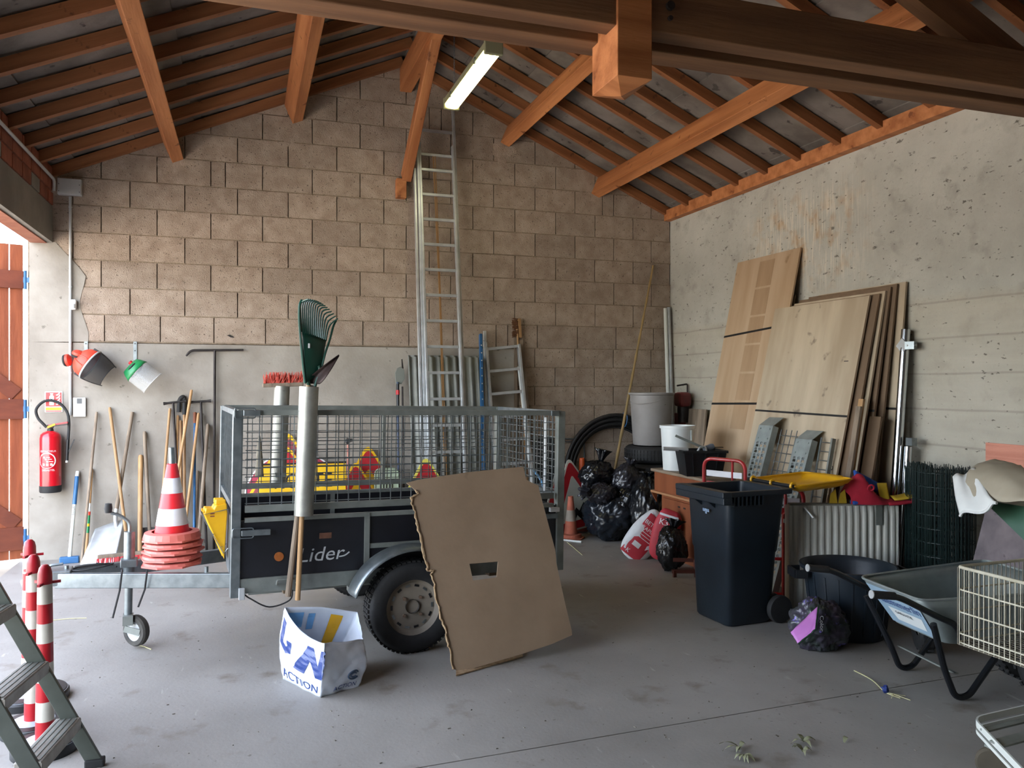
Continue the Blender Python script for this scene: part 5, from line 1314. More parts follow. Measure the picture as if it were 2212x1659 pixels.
def bucket_and_crate():
    o = V((4.04, 6.93, .853)); h = .44
    t = thing('white_bucket', 'white plastic bucket standing on the wooden cabinet', 'bucket', o)
    part('shell', MB().lathe([(0, .003), (.14, .003), (.163, h - .03), (.175, h - .028), (.175, h), (.162, h), (.137, .015), (0, .015)], o, 36), PAINTW, t, smooth=True)
    part('handle_lug', MB().box(o + V((.06, -.158, h - .09)), (.012, .01, .10)), PAINTW, t)
    o = V((4.02, 6.48, .853)); rt = rotz(R(-14))
    t = thing('tool_crate', 'black plastic crate full of metal tools on the cabinet', 'crate', o)
    def wallp(s): return [V((sx * (.20 if s else .165), sy * (.15 if s else .12), .235 if s else 0)) for sx, sy in ((-1, -1), (1, -1), (1, 1), (-1, 1))]
    b0, b1 = wallp(0), wallp(1); mb = MB(Matrix.Translation(o) @ rt.to_4x4()); ins = .012
    vs_ = b0 + b1 + [p * 1 - V((math.copysign(ins, p.x), math.copysign(ins, p.y), 0)) for p in b1] + [p - V((math.copysign(ins, p.x), math.copysign(ins, p.y), -.012)) for p in b0]
    mb.add(vs_, [(0, 1, 2, 3)] + [(i, (i + 1) % 4, (i + 1) % 4 + 4, i + 4) for i in range(4)] + [(i + 4, (i + 1) % 4 + 4, (i + 1) % 4 + 8, i + 8) for i in range(4)] + [(i + 8, (i + 1) % 4 + 8, (i + 1) % 4 + 12, i + 12) for i in range(4)] + [(12, 13, 14, 15)])
    part('tub', mb, BLACKP, t)
    M4 = Matrix.Translation(o) @ rt.to_4x4()
    for x in (-.12, .0, .12): part('rib', MB(M4).bar((x * .85, -.125, .01), (x, -.155, .21), .01, .012, up=(0, -1, 0)), BLACKP, t)
    part('rim', MB(M4).bb(-.21, .21, -.162, -.148, .215, .237).bb(-.21, .21, .148, .162, .215, .237).bb(-.212, -.198, -.155, .155, .215, .237).bb(.198, .212, -.155, .155, .215, .237), BLACKP, t)
    def tool(nm, lab, mb_, m): single(nm, mb_, m, lab, 'tool', 'tools in the black crate', smooth=True)
    tool('steel_pipe', 'white ended grey pipe sticking out left of the crate', MB(M4).cyl((-.36, -.02, .25), (-.12, .0, .235), .018, n=12), GREY1)
    tool('steel_lever', 'bent grey metal arm resting on the crate rim', MB(M4).bar((-.25, -.05, .37), (.0, -.08, .26), .03, .022), GALVD)
    tool('grinder_body', 'dark grey rounded power tool lying in the crate', MB(M4).lathe([(0, -.06), (.028, -.05), (.03, .03), (.022, .05), (0, .055)], (.07, -.03, .255), 14, Matrix.Rotation(R(70), 3, 'Y')), mat('tool_grey', '#5c6470', None, 1, .5))
    tool('metal_clip', 'shiny steel clamp lying in the crate', MB(M4).tube(roundpath([(-.06, -.09, .22), (-.03, -.09, .27), (.02, -.08, .27), (.03, -.08, .22)], .02), .010, 8), ALU)
    tool('saw_blade', 'flat dark blade lying across the crate', MB(M4).bar((.02, .05, .255), (.24, .08, .25), .03, .006), STEEL)
bucket_and_crate()
def cement_bags():
    c = fl(1425, 1205); o = V((3.86, 7.02, 0))
    t = thing('cement_bag', 'open red and white paper cement bag slumped by the cabinet', 'cement bag', o, 'cement bags by the cabinet')
    A = [at(1385, 1150, 7.05), at(1412, 1205, 6.98), at(1445, 1200, 6.90), at(1478, 1130, 6.95), at(1440, 1117, 7.05)]
    M = Matrix.Translation(V((3.70, 6.96, .21))) @ Matrix.Rotation(R(-20), 4, 'Z') @ Matrix.Rotation(R(38), 4, 'Y')
    def pil(u, v, sx=.16, sz=.27, th=.085):
        a = 2 * PI * u; b = PI * v; k = abs(math.cos(a)) ** .5 * math.copysign(1, math.cos(a)); s = math.sin(b) ** .45
        p = V((sx * k * s, th * math.copysign(abs(math.sin(a)) ** .8, math.sin(a)) * math.sin(b) ** .7, -sz * math.cos(b)))
        return p * (1 + .05 * noise.noise(p * 9)) + V((0, .012 * noise.noise(p * 22), 0))
    part('sack', MB(M).grid(pil, 44, 22, True), WHBAG, t, smooth=True, sharp=0)
    def front(x, z, off=.006):
        a = -math.acos(max(-1, min(1, x / .16)) ** 1 if abs(x) < .16 else 0); yv = -.085 * (1 - (abs(x) / .165) ** 2.5) ** .6 * (1 - (abs(z) / .275) ** 4) ** .6
        return V((x, yv - off, z))
    part('red_panel', MB(M).grid(lambda u, v: front(-.13 + .21 * u + .02 * v, -.24 + .46 * v), 12, 16), REDBAG, t, smooth=True)
    for s, z, sz in (('BETON', .13, .055), ('RAPIDE', .07, .05)): text(s, sz, None, WHITE, t, fn=lambda x, y, z=z: M @ front(-.02 + x, z + y, .009))
    for z in (.03, .0, -.03): part('white_line', MB(M).grid(lambda u, v, z=z: front(-.11 + .18 * u, z + .006 * v, .009), 8, 2), WHITE, t)
    part('white_box', MB(M).grid(lambda u, v: front(-.08 + .08 * u, -.13 + .05 * v, .009), 5, 3), WHITE, t)
    text('K', .06, None, WHITE, t, fn=lambda x, y: M @ front(-.07 + x, -.20 + y, .009))
    o2 = V((4.0, 6.50, 0)); zz = .36
    t = thing('cement_bag', 'upright red cement bag marked in white behind the open one', 'cement bag', o2, 'cement bags by the cabinet')
    c = at(1470, 1120, 6.74)
    M = Matrix.Translation(V((3.79, 6.73, .26))) @ Matrix.Rotation(R(-40), 4, 'Z') @ Matrix.Rotation(R(14), 4, 'Y')
    part('sack', MB(M).grid(lambda u, v: pil(u, v, .13, .25, .07), 36, 18, True), REDBAG, t, smooth=True, sharp=0)
    text('K35', .08, None, WHITE, t, fn=lambda x, y: M @ front(x - .01, .13 + y, -.004))
    part('white_top', MB(M).grid(lambda u, v: front(-.09 + .18 * u, .19 + .02 * v, -.004), 8, 3), WHBAG, t)
    # dark bag in front and the rusty stand it lies on
    c = fl(1448, 1220)
    bin_bag('crumpled black sack in front of the cement bag', (3.69, 6.43, .20), .20, 9, BINBAG, (.72, .7, 1.05), .03, (.3, .2, 1), .08)
    o = V((3.72, 6.18, 0)); t = thing('rusty_stand', 'low rusty steel frame beside the black sack', 'frame', o)
    m = mat('rust_brown', '#5a2c22', '#4a241c', 8, .7)
    for a, b in (((3.56, 6.20, .05), (3.78, 6.12, .05)), ((3.60, 6.25, .14), (3.78, 6.16, .14)), ((3.58, 6.19, .0), (3.58, 6.19, .06)), ((3.76, 6.13, 0), (3.76, 6.14, .15))):
        part('rail', MB().bar(V(a), V(b), .02, .03, up=(0, 0, 1) if a[2] == b[2] else (1, 0, 0)), m, t)
cement_bags()

# ------------------------------------------------------------ ramps, barriers and mesh in front of the plywood
RAMPZ = mat('ramp_zinc', '#9aa3a2', '#868f8d', 9, .45, .35, bump=.05)
def ramp(label, top, base, wd):
    top, base = V(top), V(base); d = (base - top).normalized(); L = (base - top).length; yv = V((0, -1, 0)); yv = (yv - d * yv.dot(d)).normalized(); n = d.cross(yv)
    if n.x > 0: n = -n
    t = thing('loading_ramp', label, 'ramp', base, 'galvanised loading ramps'); M = Matrix((yv, -d, n)).transposed().to_4x4(); M.translation = top
    part('tread_plate', MB(M).prism([(-wd / 2, 0, 0), (wd / 2, 0, 0), (wd / 2, -L, 0), (-wd / 2, -L, 0)], (0, 0, -.004),
         holes=[[(sx * .055 + xx - .018, -.20 - k * .055 + zz, 0) for xx, zz in ((0, 0), (.036, 0), (.036, .022), (0, .022))] for k in range(int((L - .3) / .055)) for sx in (-1, 0, 1)]), RAMPZ, t)
    for s in (-1, 1): part('side_flange', MB(M).bb(s * wd / 2 - .002, s * wd / 2 + .002, -L, 0, -.06, 0), RAMPZ, t)
    mb = MB(M)
    for k in range(int((L - .3) / .055)):
        for sx in (-1, 0, 1): mb.lathe([(.014, 0), (.010, .008)], (sx * .055, -.165 - k * .055, 0), 8)
    part('grip_teeth', mb, ALU, t, kind='stuff')
    part('top_lip', MB(M).prism([(-wd / 2, 0, 0), (wd / 2, 0, 0), (wd / 2, .10, -.085), (-wd / 2, .10, -.085)], (0, 0, -.005)), RAMPZ, t)
    for sx in (-1, 1):
        for yy in (-.03, -.12): part('rivet', MB(M).cyl((sx * wd * .33, yy, 0), (sx * wd * .33, yy, .006), .008, n=8), RAMPZ, t)
ramp('left galvanised loading ramp leaning on the plywood', (4.42, 6.04, 1.33), (4.0, 6.02, .01), .20)
ramp('right galvanised loading ramp leaning on the plywood', (4.42, 5.53, 1.24), (4.02, 5.52, .01), .20)
def wire_panel():
    t = thing('wire_grid', 'grey welded wire panel between the two ramps', 'wire panel', (4.2, 5.8, 0))
    mb = MB(); a, b = V((4.48, 5.90, 1.30)), V((4.12, 5.90, .02))
    for i in range(4): mb.cyl(a + V((0, -.07 * i, 0)), b + V((0, -.07 * i, 0)), .004, n=5)
    for k in range(16): p = a + (b - a) * (.04 + k / 17); mb.cyl(p + V((0, .02, 0)), p + V((0, -.23, 0)), .004, n=5)
    part('wires', mb, GALV, t)
    t = thing('wire_grid', 'grey wire cable tray right of the right ramp', 'wire panel', (4.1, 5.3, 0))
    mb = MB(); a, b = V((4.50, 5.27, 1.26)), V((4.24, 5.26, .02))
    part('side_rail', MB().bar(b, a, .035, .02, up=(0, 1, 0)), GALVD, t); part('side_rail', MB().bar(b + V((0, .14, 0)), a + V((0, .14, 0)), .012, .012), GALV, t)
    for k in range(16): p = a + (b - a) * (.03 + k / 17); mb.cyl(p + V((0, 0, 0)), p + V((0, .14, 0)), .004, n=5)
    part('wires', mb, GALV, t)
wire_panel()
def barriers():
    for k, (p0, p1, z1, lab) in enumerate(((V((3.82, 6.10, 0)), V((3.98, 5.72, 0)), 1.05, 'red tubular barrier frame behind the wheeled bin'), (V((3.80, 5.48, 0)), V((4.20, 5.26, 0)), .87, 'second red and white barrier frame under the yellow lid'))):
        t = thing('traffic_barrier', lab, 'barrier', (p0 + p1) / 2, 'red tubular barriers'); dv = (p1 - p0).normalized(); up = V((0, 0, z1))
        part('tube_frame', MB().tube(roundpath([p0 + V((0, 0, .02)), p1 + V((0, 0, .02)), p1 + up, p0 + up], .09, 6, True), .016, 10, True), REDP, t, smooth=True)
        for q in range(3): part('slat', MB().bar(p0 + dv * .03 + up * (.70 + .09 * q), p1 - dv * .03 + up * (.70 + .09 * q), .012, .05), WHITER if q != 1 else REDP, t)
        part('cross_tube', MB().cyl(p0 + up * .35, p1 + up * .35, .013, n=8), REDP, t, smooth=True)
        part('upright', MB().cyl(p0 * .3 + p1 * .7 + V((0, 0, .02)), p0 * .3 + p1 * .7 + up, .012, n=8), REDP, t, smooth=True)
    a = at(1700, 1115, 5.0); t = thing('red_plastic_panel', 'red plastic panel with a white stripe between the bin and radiator', 'panel', (a.x, 5.02, 0), None)
    p0, p1 = at(1692, 1108, 5.12), at(1728, 1160, 5.12)
    part('panel', MB().prism(roundpath([(p0.x, 5.12, .0), (p1.x + .04, 5.12, .0), (p1.x + .04, 5.12, p0.z), (p0.x, 5.12, p0.z)], .03, 4, True), (0, .02, 0)), RED, t)
    part('white_stripe', MB().bb(p0.x + .0, p1.x + .04, 5.11, 5.12, p0.z - .075, p0.z - .045), WHITER, t)
barriers()

# ------------------------------------------------------------ wheeled bin with yellow lid
def wheelie():
    o = fl(1578, 1357); ux = V((.998, .06, 0)).normalized(); uy = V((-.06, .998, 0)).normalized()      # ux: towards the wheels, uy: away from the viewer
    org = o + uy * .205 + ux * .175
    M = Matrix((ux, uy, V((0, 0, 1)))).transposed().to_4x4(); M.translation = V((org.x, org.y, 0))
    t = thing('wheeled_bin', 'tall black wheeled bin with its yellow lid thrown open', 'wheeled bin', (org.x, org.y, 0))
    H = .955
    def sec(z, hx_, hy_, rr=.05, x0=0): return roundpath([(-hx_ + x0, -hy_, z), (hx_ + x0, -hy_, z), (hx_ + x0, hy_, z), (-hx_ + x0, hy_, z)], rr, 4, True)
    rings = [sec(.005, .18, .19), sec(.02, .19, .20), sec(.50, .215, .222, .055, .01), sec(.515, .222, .23, .055, .01), sec(H - .09, .245, .25, .05, .02), sec(H - .02, .25, .255, .05, .02), sec(H, .25, .255, .05, .02), sec(H, .236, .24, .045, .02), sec(H - .2, .225, .23, .045, .015), sec(.05, .17, .18, .04)]
    mb = MB(M); n = len(rings[0]); fs = [tuple(range(n))[::-1]]
    for i in range(len(rings) - 1):
        for j in range(n): fs.append((i * n + j, i * n + (j + 1) % n, (i + 1) * n + (j + 1) % n, (i + 1) * n + j))
    fs.append(tuple((len(rings) - 1) * n + j for j in range(n))); mb.add([p for r_ in rings for p in r_], fs)
    part('body', mb, NAVYP, t, smooth=True, sharp=40)
    # comb rim overhanging at the front (left in the picture)
    part('front_rim', MB(M).bb(-.295, -.222, -.29, .29, H - .085, H - .035).bb(-.30, -.225, -.29, .29, H - .038, H + .004), NAVYP, t, bevel=.006)
    for s in (-1, 1): part('side_rim', MB(M).bb(-.23, .30, s * .25 - (.03 if s < 0 else -.0), s * .25 + (0 if s < 0 else .03), H - .035, H + .002), NAVYP, t, bevel=.005)
    for i in range(8): part('rim_rib', MB(M).bb(-.2 + i * .035, -.192 + i * .035, -.278, -.25, H - .10, H - .035), NAVYP, t)
    for y in (-.1, .06): part('front_gusset', MB(M).prism([(-.225, y, H - .085), (-.285, y, H - .085), (-.225, y, H - .13)], (0, .012, 0)), NAVYP, t)
    part('rear_rim', MB(M).bb(.255, .33, -.25, .25, H - .03, H + .002), NAVYP, t, bevel=.005)
    bar = part('hinge_bar', MB(M).cyl((.345, -.25, H + .01), (.345, .25, H + .01), .014, n=12), BLACKP, t, smooth=True)
    # lid: a shallow tray thrown back past the hinge
    LM = M @ Matrix.Translation(V((.345, 0, H + .012))) @ Matrix.Rotation(R(-3), 4, 'Y')
    def lid(u, v):
        x = .015 + .53 * u; y = -.255 + .51 * v; e = max(abs(2 * v - 1) ** 8, (u) ** 10, (1 - u) ** 14)
        return V((x, y, -.065 + .065 * e + .012 * math.sin(PI * v)))
    ld = part('lid', MB(LM).grid(lid, 26, 26), YEL, t, smooth=True, solid=.005, sharp=0)
    part('lid_rim', MB(LM).tube(roundpath([(.02, -.255, 0), (.545, -.255, 0), (.545, .255, 0), (.02, .255, 0)], .05, 5, True), .008, 6, True), YEL, ld, smooth=True)
    part('lid_grip', MB(LM).bb(.545, .60, -.10, .10, -.006, .004), YEL, ld, bevel=.003)
    for y in (-.235, -.02, .2): part('hinge_lug', MB(LM).tube(arc((.0, y, 0), .022, R(-30), R(230), 10, (1, 0, 0), (0, 0, 1)), .010, 6).bb(.0, .05, y - .02, y + .02, -.006, .006), YEL, ld)
    # wheels
    rw = Matrix.Rotation(PI / 2, 3, 'X')
    for y in (-.235, .235):
        wh = part('wheel', MB(M).lathe([(0, -.022), (.03, -.024), (.035, -.012), (.075, -.012), (.08, -.024), (.095, -.022), (.10, 0), (.095, .022), (.08, .024), (0, .022)], (.225, y, .10), 28, rw), RUBBER, t, smooth=True)
    part('axle', MB(M).cyl((.225, -.23, .10), (.225, .23, .10), .012, n=8), STEEL, t)
    part('axle_housing', MB(M).bb(.13, .25, -.2, .2, .03, .2), NAVYP, t, bevel=.02)
    lb = part('sticker', MB(M).box((-.247, -.02, .80), (.002, .075, .02)), mat('sticker_blue', '#5c6f88', '#8ea0b5', 60, .4), t)
    part('sticker', MB(M).box((-.246, -.02, .782), (.002, .018, .014)), MATS['sticker_blue'], t)
wheelie()

# ------------------------------------------------------------ radiators, cloth toy, mesh roll, tarpaulin, boards
def radiators():
    A, B = V((3.86, 4.98, 0)), V((4.60, 4.72, 0)); d = (B - A).normalized(); nrm = V((d.y, -d.x, 0)); H = .80; L = (B - A).length
    if nrm.y > 0: nrm = -nrm
    for k in range(2):
        o = A - nrm * (.085 * k) + d * (.015 * k); hh = H - .02 * k
        t = thing('radiator', ('front' if k == 0 else 'rear') + ' grey ribbed steel radiator standing behind the black tub', 'radiator', o + d * L / 2, 'grey radiators')
        M = Matrix((d, -nrm, V((0, 0, 1)))).transposed().to_4x4(); M.translation = o
        n = 15
        def fr(u, v):
            x = L * u; z = .02 + (hh - .03) * v; ph = (x / L * n) % 1.0
            inn = 1 if .06 < v < .94 else max(0, min(v, 1 - v) / .06)
            rib = (1 if .3 < ph < .78 else (max(0, 1 - abs(ph - .54) / .34) if .2 < ph < .88 else 0)) * inn
            return V((x, -.012 * rib, z))
        part('front_plate', MB(M).grid(fr, n * 10 + 1, 14), RADI, t, smooth=True, sharp=0)
        part('casing', MB(M).bb(-.012, L + .012, .002, .055, .01, hh).bb(-.014, 0, -.012, .055, 0, hh - .005).bb(L, L + .014, -.012, .055, 0, hh - .005).bb(0, L, -.004, .002, 0, .03), RADI, t, bevel=.004)
        part('top_grille', MB(M).bb(.0, L, -.006, .058, hh - .006, hh + .006), mat('radiator_top', '#77756d', None, 1, .5), t)
        if k == 0:
            part('bracket', MB(M).bb(L * .80, L * .86, -.018, -.013, hh - .15, hh + .01), GALVD, t)
            part('valve', MB(M).cyl((.10, -.01, hh - .02), (.15, -.05, hh - .09), .010, n=8), ALU, t, smooth=True)
    return A, d, nrm, L, H
RA, RD, RN, RL, RH = radiators()
def cloth_toy():
    c = RA + RD * .60 - RN * .05 + V((0, 0, RH + .006)); s = .95
    t = thing('cloth_tunnel', 'crumpled red cloth with blue and yellow panels on the radiators', 'cloth', c)
    M = Matrix((RD, -RN, V((0, 0, 1)))).transposed().to_4x4(); M.translation = c
    def body(u, v):
        x = -.17 + .33 * u; hgt = (.04 + .18 * math.exp(-((u - .30) / .26) ** 2)) * s; a = PI * v
        return V((x + .02 * noise.noise((u * 4, v * 4, 7)), .02 - .15 * math.cos(a) * (.75 + .25 * math.sin(PI * u)), .004 + hgt * math.sin(a) ** .8 + .02 * abs(noise.noise((u * 6, v * 6, 1))) * math.sin(a)))
    part('red_body', MB(M).grid(body, 26, 18), FABR, t, smooth=True, sharp=0)
    part('brim', MB(M).grid(lambda u, v: V((.10 + .30 * u, -.13 + .22 * v, .006 + .05 * u * u + .02 * math.sin(PI * v))), 14, 8), FABR, t, smooth=True, solid=.012)
    part('blue_panel', MB(M).grid(lambda u, v: V((-.09 + .20 * u, .0 + .05 * v, .12 + .12 * v * (1 - .5 * u) - .05 * u)), 12, 8), FABB, t, smooth=True, solid=.02)
    part('yellow_lining', MB(M).grid(lambda u, v: V((.06 + .07 * u, -.06 + .05 * v, .03 + .12 * v)), 8, 6), FABY, t, smooth=True, solid=.012)
    part('yellow_lining', MB(M).grid(lambda u, v: V((.15 + .22 * u, -.10 + .16 * v, .035 + .055 * u * u + .02 * math.sin(PI * v))), 10, 6), FABY, t, smooth=True, solid=.008)
    for x in (-.30, -.23): part('yellow_tab', MB(M).prism([(x, -.02, 0), (x + .06, -.02, 0), (x + .055, 0, .10), (x + .02, 0, .07)], (0, .01, 0)), FABY, t)
    part('eyelet', MB(M).tube(arc((-.04, -.135, .13), .022, 0, 2 * PI, 14, (1, 0, 0), (0, -.4, 1))[:-1], .007, 6, True), FABR, t, smooth=True)
    part('blue_base', MB(M).bb(-.16, -.04, -.11, -.04, .0, .03), FABB, t, bevel=.01)
cloth_toy()
def mesh_rolls():
    for k, (px, X, r, lab) in enumerate(((2040, 4.68, .21, 'larger roll of dark green fence mesh by the right wall'), (1985, 4.74, .10, 'narrow roll of dark green fence mesh beside the steel tubes'))):
        rr = ray(px, 829); Y = X * rr.y / rr.x; c = V((X, Y, 0)); h = 1.10
        t = thing('mesh_roll', lab, 'mesh roll', c, 'green fence mesh rolls')
        mb = MB(); turns = 6; nv = 230
        def sp(a): q = r - (.020 * a / (2 * PI)); return c + V((q * math.cos(a), q * math.sin(a), 0))
        for i in range(nv): p = sp(i * turns * 2 * PI / nv); mb.cyl(p + V((0, 0, .003)), p + V((0, 0, h + random.uniform(-.02, .025))), .0022, n=4, caps=False)
        part('vertical_wires', mb, WGREEN, t, kind='stuff')
        mb = MB()
        for k2 in range(12): mb.tube([sp(i * turns * 2 * PI / 90) + V((0, 0, .02 + k2 * (h - .04) / 11)) for i in range(91)], .0022, 4)
        part('horizontal_wires', mb, WGREEN, t, kind='stuff')
mesh_rolls()
def right_corner():
    # stained board leaning on the wall
    single('stained_board', MB().prism([(4.50, 4.12, 0), (4.50, 3.35, 0), (4.84, 3.35, 1.02), (4.84, 4.12, 1.02)], (.02, 0, 0)), MORTB, 'stained grey mauve board leaning by the pink bricks', 'board')
    # green cart body with a beige tarpaulin thrown over it
    o = V((4.25, 3.25, 0)); t = thing('green_barrow', 'green painted metal body under the beige tarpaulin', 'barrow', o)
    part('sloping_panel', MB().prism([V((4.22, 3.66, 1.0)), V((4.14, 3.12, .68)), V((4.14, 2.6, .68)), V((4.22, 2.4, 1.0))], (.42, 0, .04)), GPAINT, t)
    part('support', MB().bb(4.5, 4.56, 2.9, 2.96, 0, .72), STEEL, t)
    t = thing('tarpaulin', 'beige and white tarpaulin draped over the green metal body', 'tarpaulin', (4.15, 3.55, .85))
    A = lambda px, py, X: ax(px, py, X)
    def g1(u, v):
        l = [A(2078, 1080, 4.08), A(2090, 1020, 4.2), A(2110, 1002, 4.32), A(2150, 992, 4.45)]; r_ = [A(2230, 1085, 4.0), A(2238, 1060, 4.1), A(2232, 1030, 4.25), A(2205, 1005, 4.45)]
        i = min(int(v * 3), 2); f = v * 3 - i; a = l[i] * (1 - f) + l[i + 1] * f; b = r_[i] * (1 - f) + r_[i + 1] * f
        return a * (1 - u) + b * u + V((0, 0, .025 * math.sin(PI * u) * math.sin(PI * v) + .012 * noise.noise((u * 4, v * 4, 2))))
    part('beige_sheet', MB().grid(g1, 18, 14), TARP, t, smooth=True, solid=.004, sharp=0)
    def g2(u, v):
        l = [A(2058, 1030, 4.16), A(2064, 1075, 4.08), A(2074, 1115, 4.02)]; r_ = [A(2110, 1012, 4.25), A(2140, 1070, 4.06), A(2160, 1088, 4.0)]
        i = min(int(v * 2), 1); f = v * 2 - i; a = l[i] * (1 - f) + l[i + 1] * f; b = r_[i] * (1 - f) + r_[i + 1] * f
        return a * (1 - u) + b * u + V((0, .02 * math.sin(2.5 * PI * u) * v, .012 * math.sin(3 * PI * u)))
    part('white_fold', MB().grid(g2, 18, 12), TARPW, t, smooth=True, solid=.004, sharp=0)
    part('hem', MB().tube([g2(i / 17, 1) for i in range(18)], .009, 6), TARPW, t, smooth=True)
right_corner()

# ------------------------------------------------------------ tub, compost sack, wheelbarrow, cart
def tub():
    c = fl(1832, 1368); c.z = 0; h = .47
    t = thing('black_tub', 'large round blue black plastic tub with moulded handles', 'tub', c)
    part('shell', MB().lathe([(0, .004), (.225, .004), (.232, .02), (.285, h - .03), (.312, h - .025), (.315, h), (.30, h + .002), (.275, h - .03), (.222, .03), (0, .03)], c, 48), NAVYP, t, smooth=True)
    for i in range(20):
        a = 2 * PI * i / 20; u = V((math.cos(a), math.sin(a), 0)); part('rib', MB().bar(c + u * .238 + V((0, 0, .04)), c + u * .283 + V((0, 0, h - .05)), .012, .006, up=u), NAVYP, t)
    rt = V((CT, -ST, 0)); fw = V((ST, CT, 0))
    for s in (-1, 1):
        p = c + rt * s * .305 + V((0, 0, h - .05))
        b = [p + rt * s * .0 - fw * .08, p + rt * s * .075 - fw * .07, p + rt * s * .075 + fw * .07, p + fw * .08]
        part('handle', MB().bar(b[0], b[1], .02, .055).bar(b[1], b[2], .02, .055).bar(b[2], b[3], .02, .055), BLACKP, t)
tub()
def compost():
    c = fl(1785, 1414); t = thing('compost_sack', 'crumpled pink and dark flower print compost sack by the tub', 'sack', (c.x, c.y, 0))
    M = Matrix.Translation(V((c.x + .02, c.y + .10, .15))) @ Matrix.Rotation(R(-12), 4, 'Z')
    mb = blob((0, 0, .01), .175, 21, (1.05, .75, .95), .06, .22); mb2 = MB(M); mb2.add(mb.v, mb.f)
    part('sack', mb2, DKPRINT, t, smooth=True, sharp=0)
    mb = blob((.13, .02, -.03), .10, 33, (.8, .9, 1.2), .0, .25); mb2 = MB(M); mb2.add(mb.v, mb.f); part('sack_fold', mb2, DKPRINT, t, smooth=True, sharp=0)
    Y0 = c.y - .02
    q = [at(1708, 1366, Y0), at(1768, 1309, Y0), at(1772, 1311, Y0 - .03), at(1762, 1360, Y0 - .10), at(1724, 1391, Y0 - .07)]
    def pk(u, v):
        a = q[0] * (1 - u) + q[1] * u; b = q[4] * (1 - u) + q[3] * u; return a * (1 - v) + b * v + V((0, -.02 * math.sin(PI * v) * math.sin(PI * u), .008 * noise.noise((u * 5, v * 5, 2))))
    part('pink_panel', MB().grid(pk, 12, 10), PINK, t, smooth=True, solid=.006, sharp=0)
    part('seam', MB().tube([pk(1, i / 8) for i in range(9)] + [pk(1 - i / 8, 1) for i in range(1, 9)], .006, 5), mat('dark_green_print', '#15301f', None, 1, .4), t)
    text('Color', .04, frame(at(1775, 1347, Y0 - .115), at(1776, 1375, Y0 - .115) - at(1775, 1335, Y0 - .115), at(1785, 1347, Y0 - .115) - at(1765, 1347, Y0 - .115)), WHITER, t)
compost()
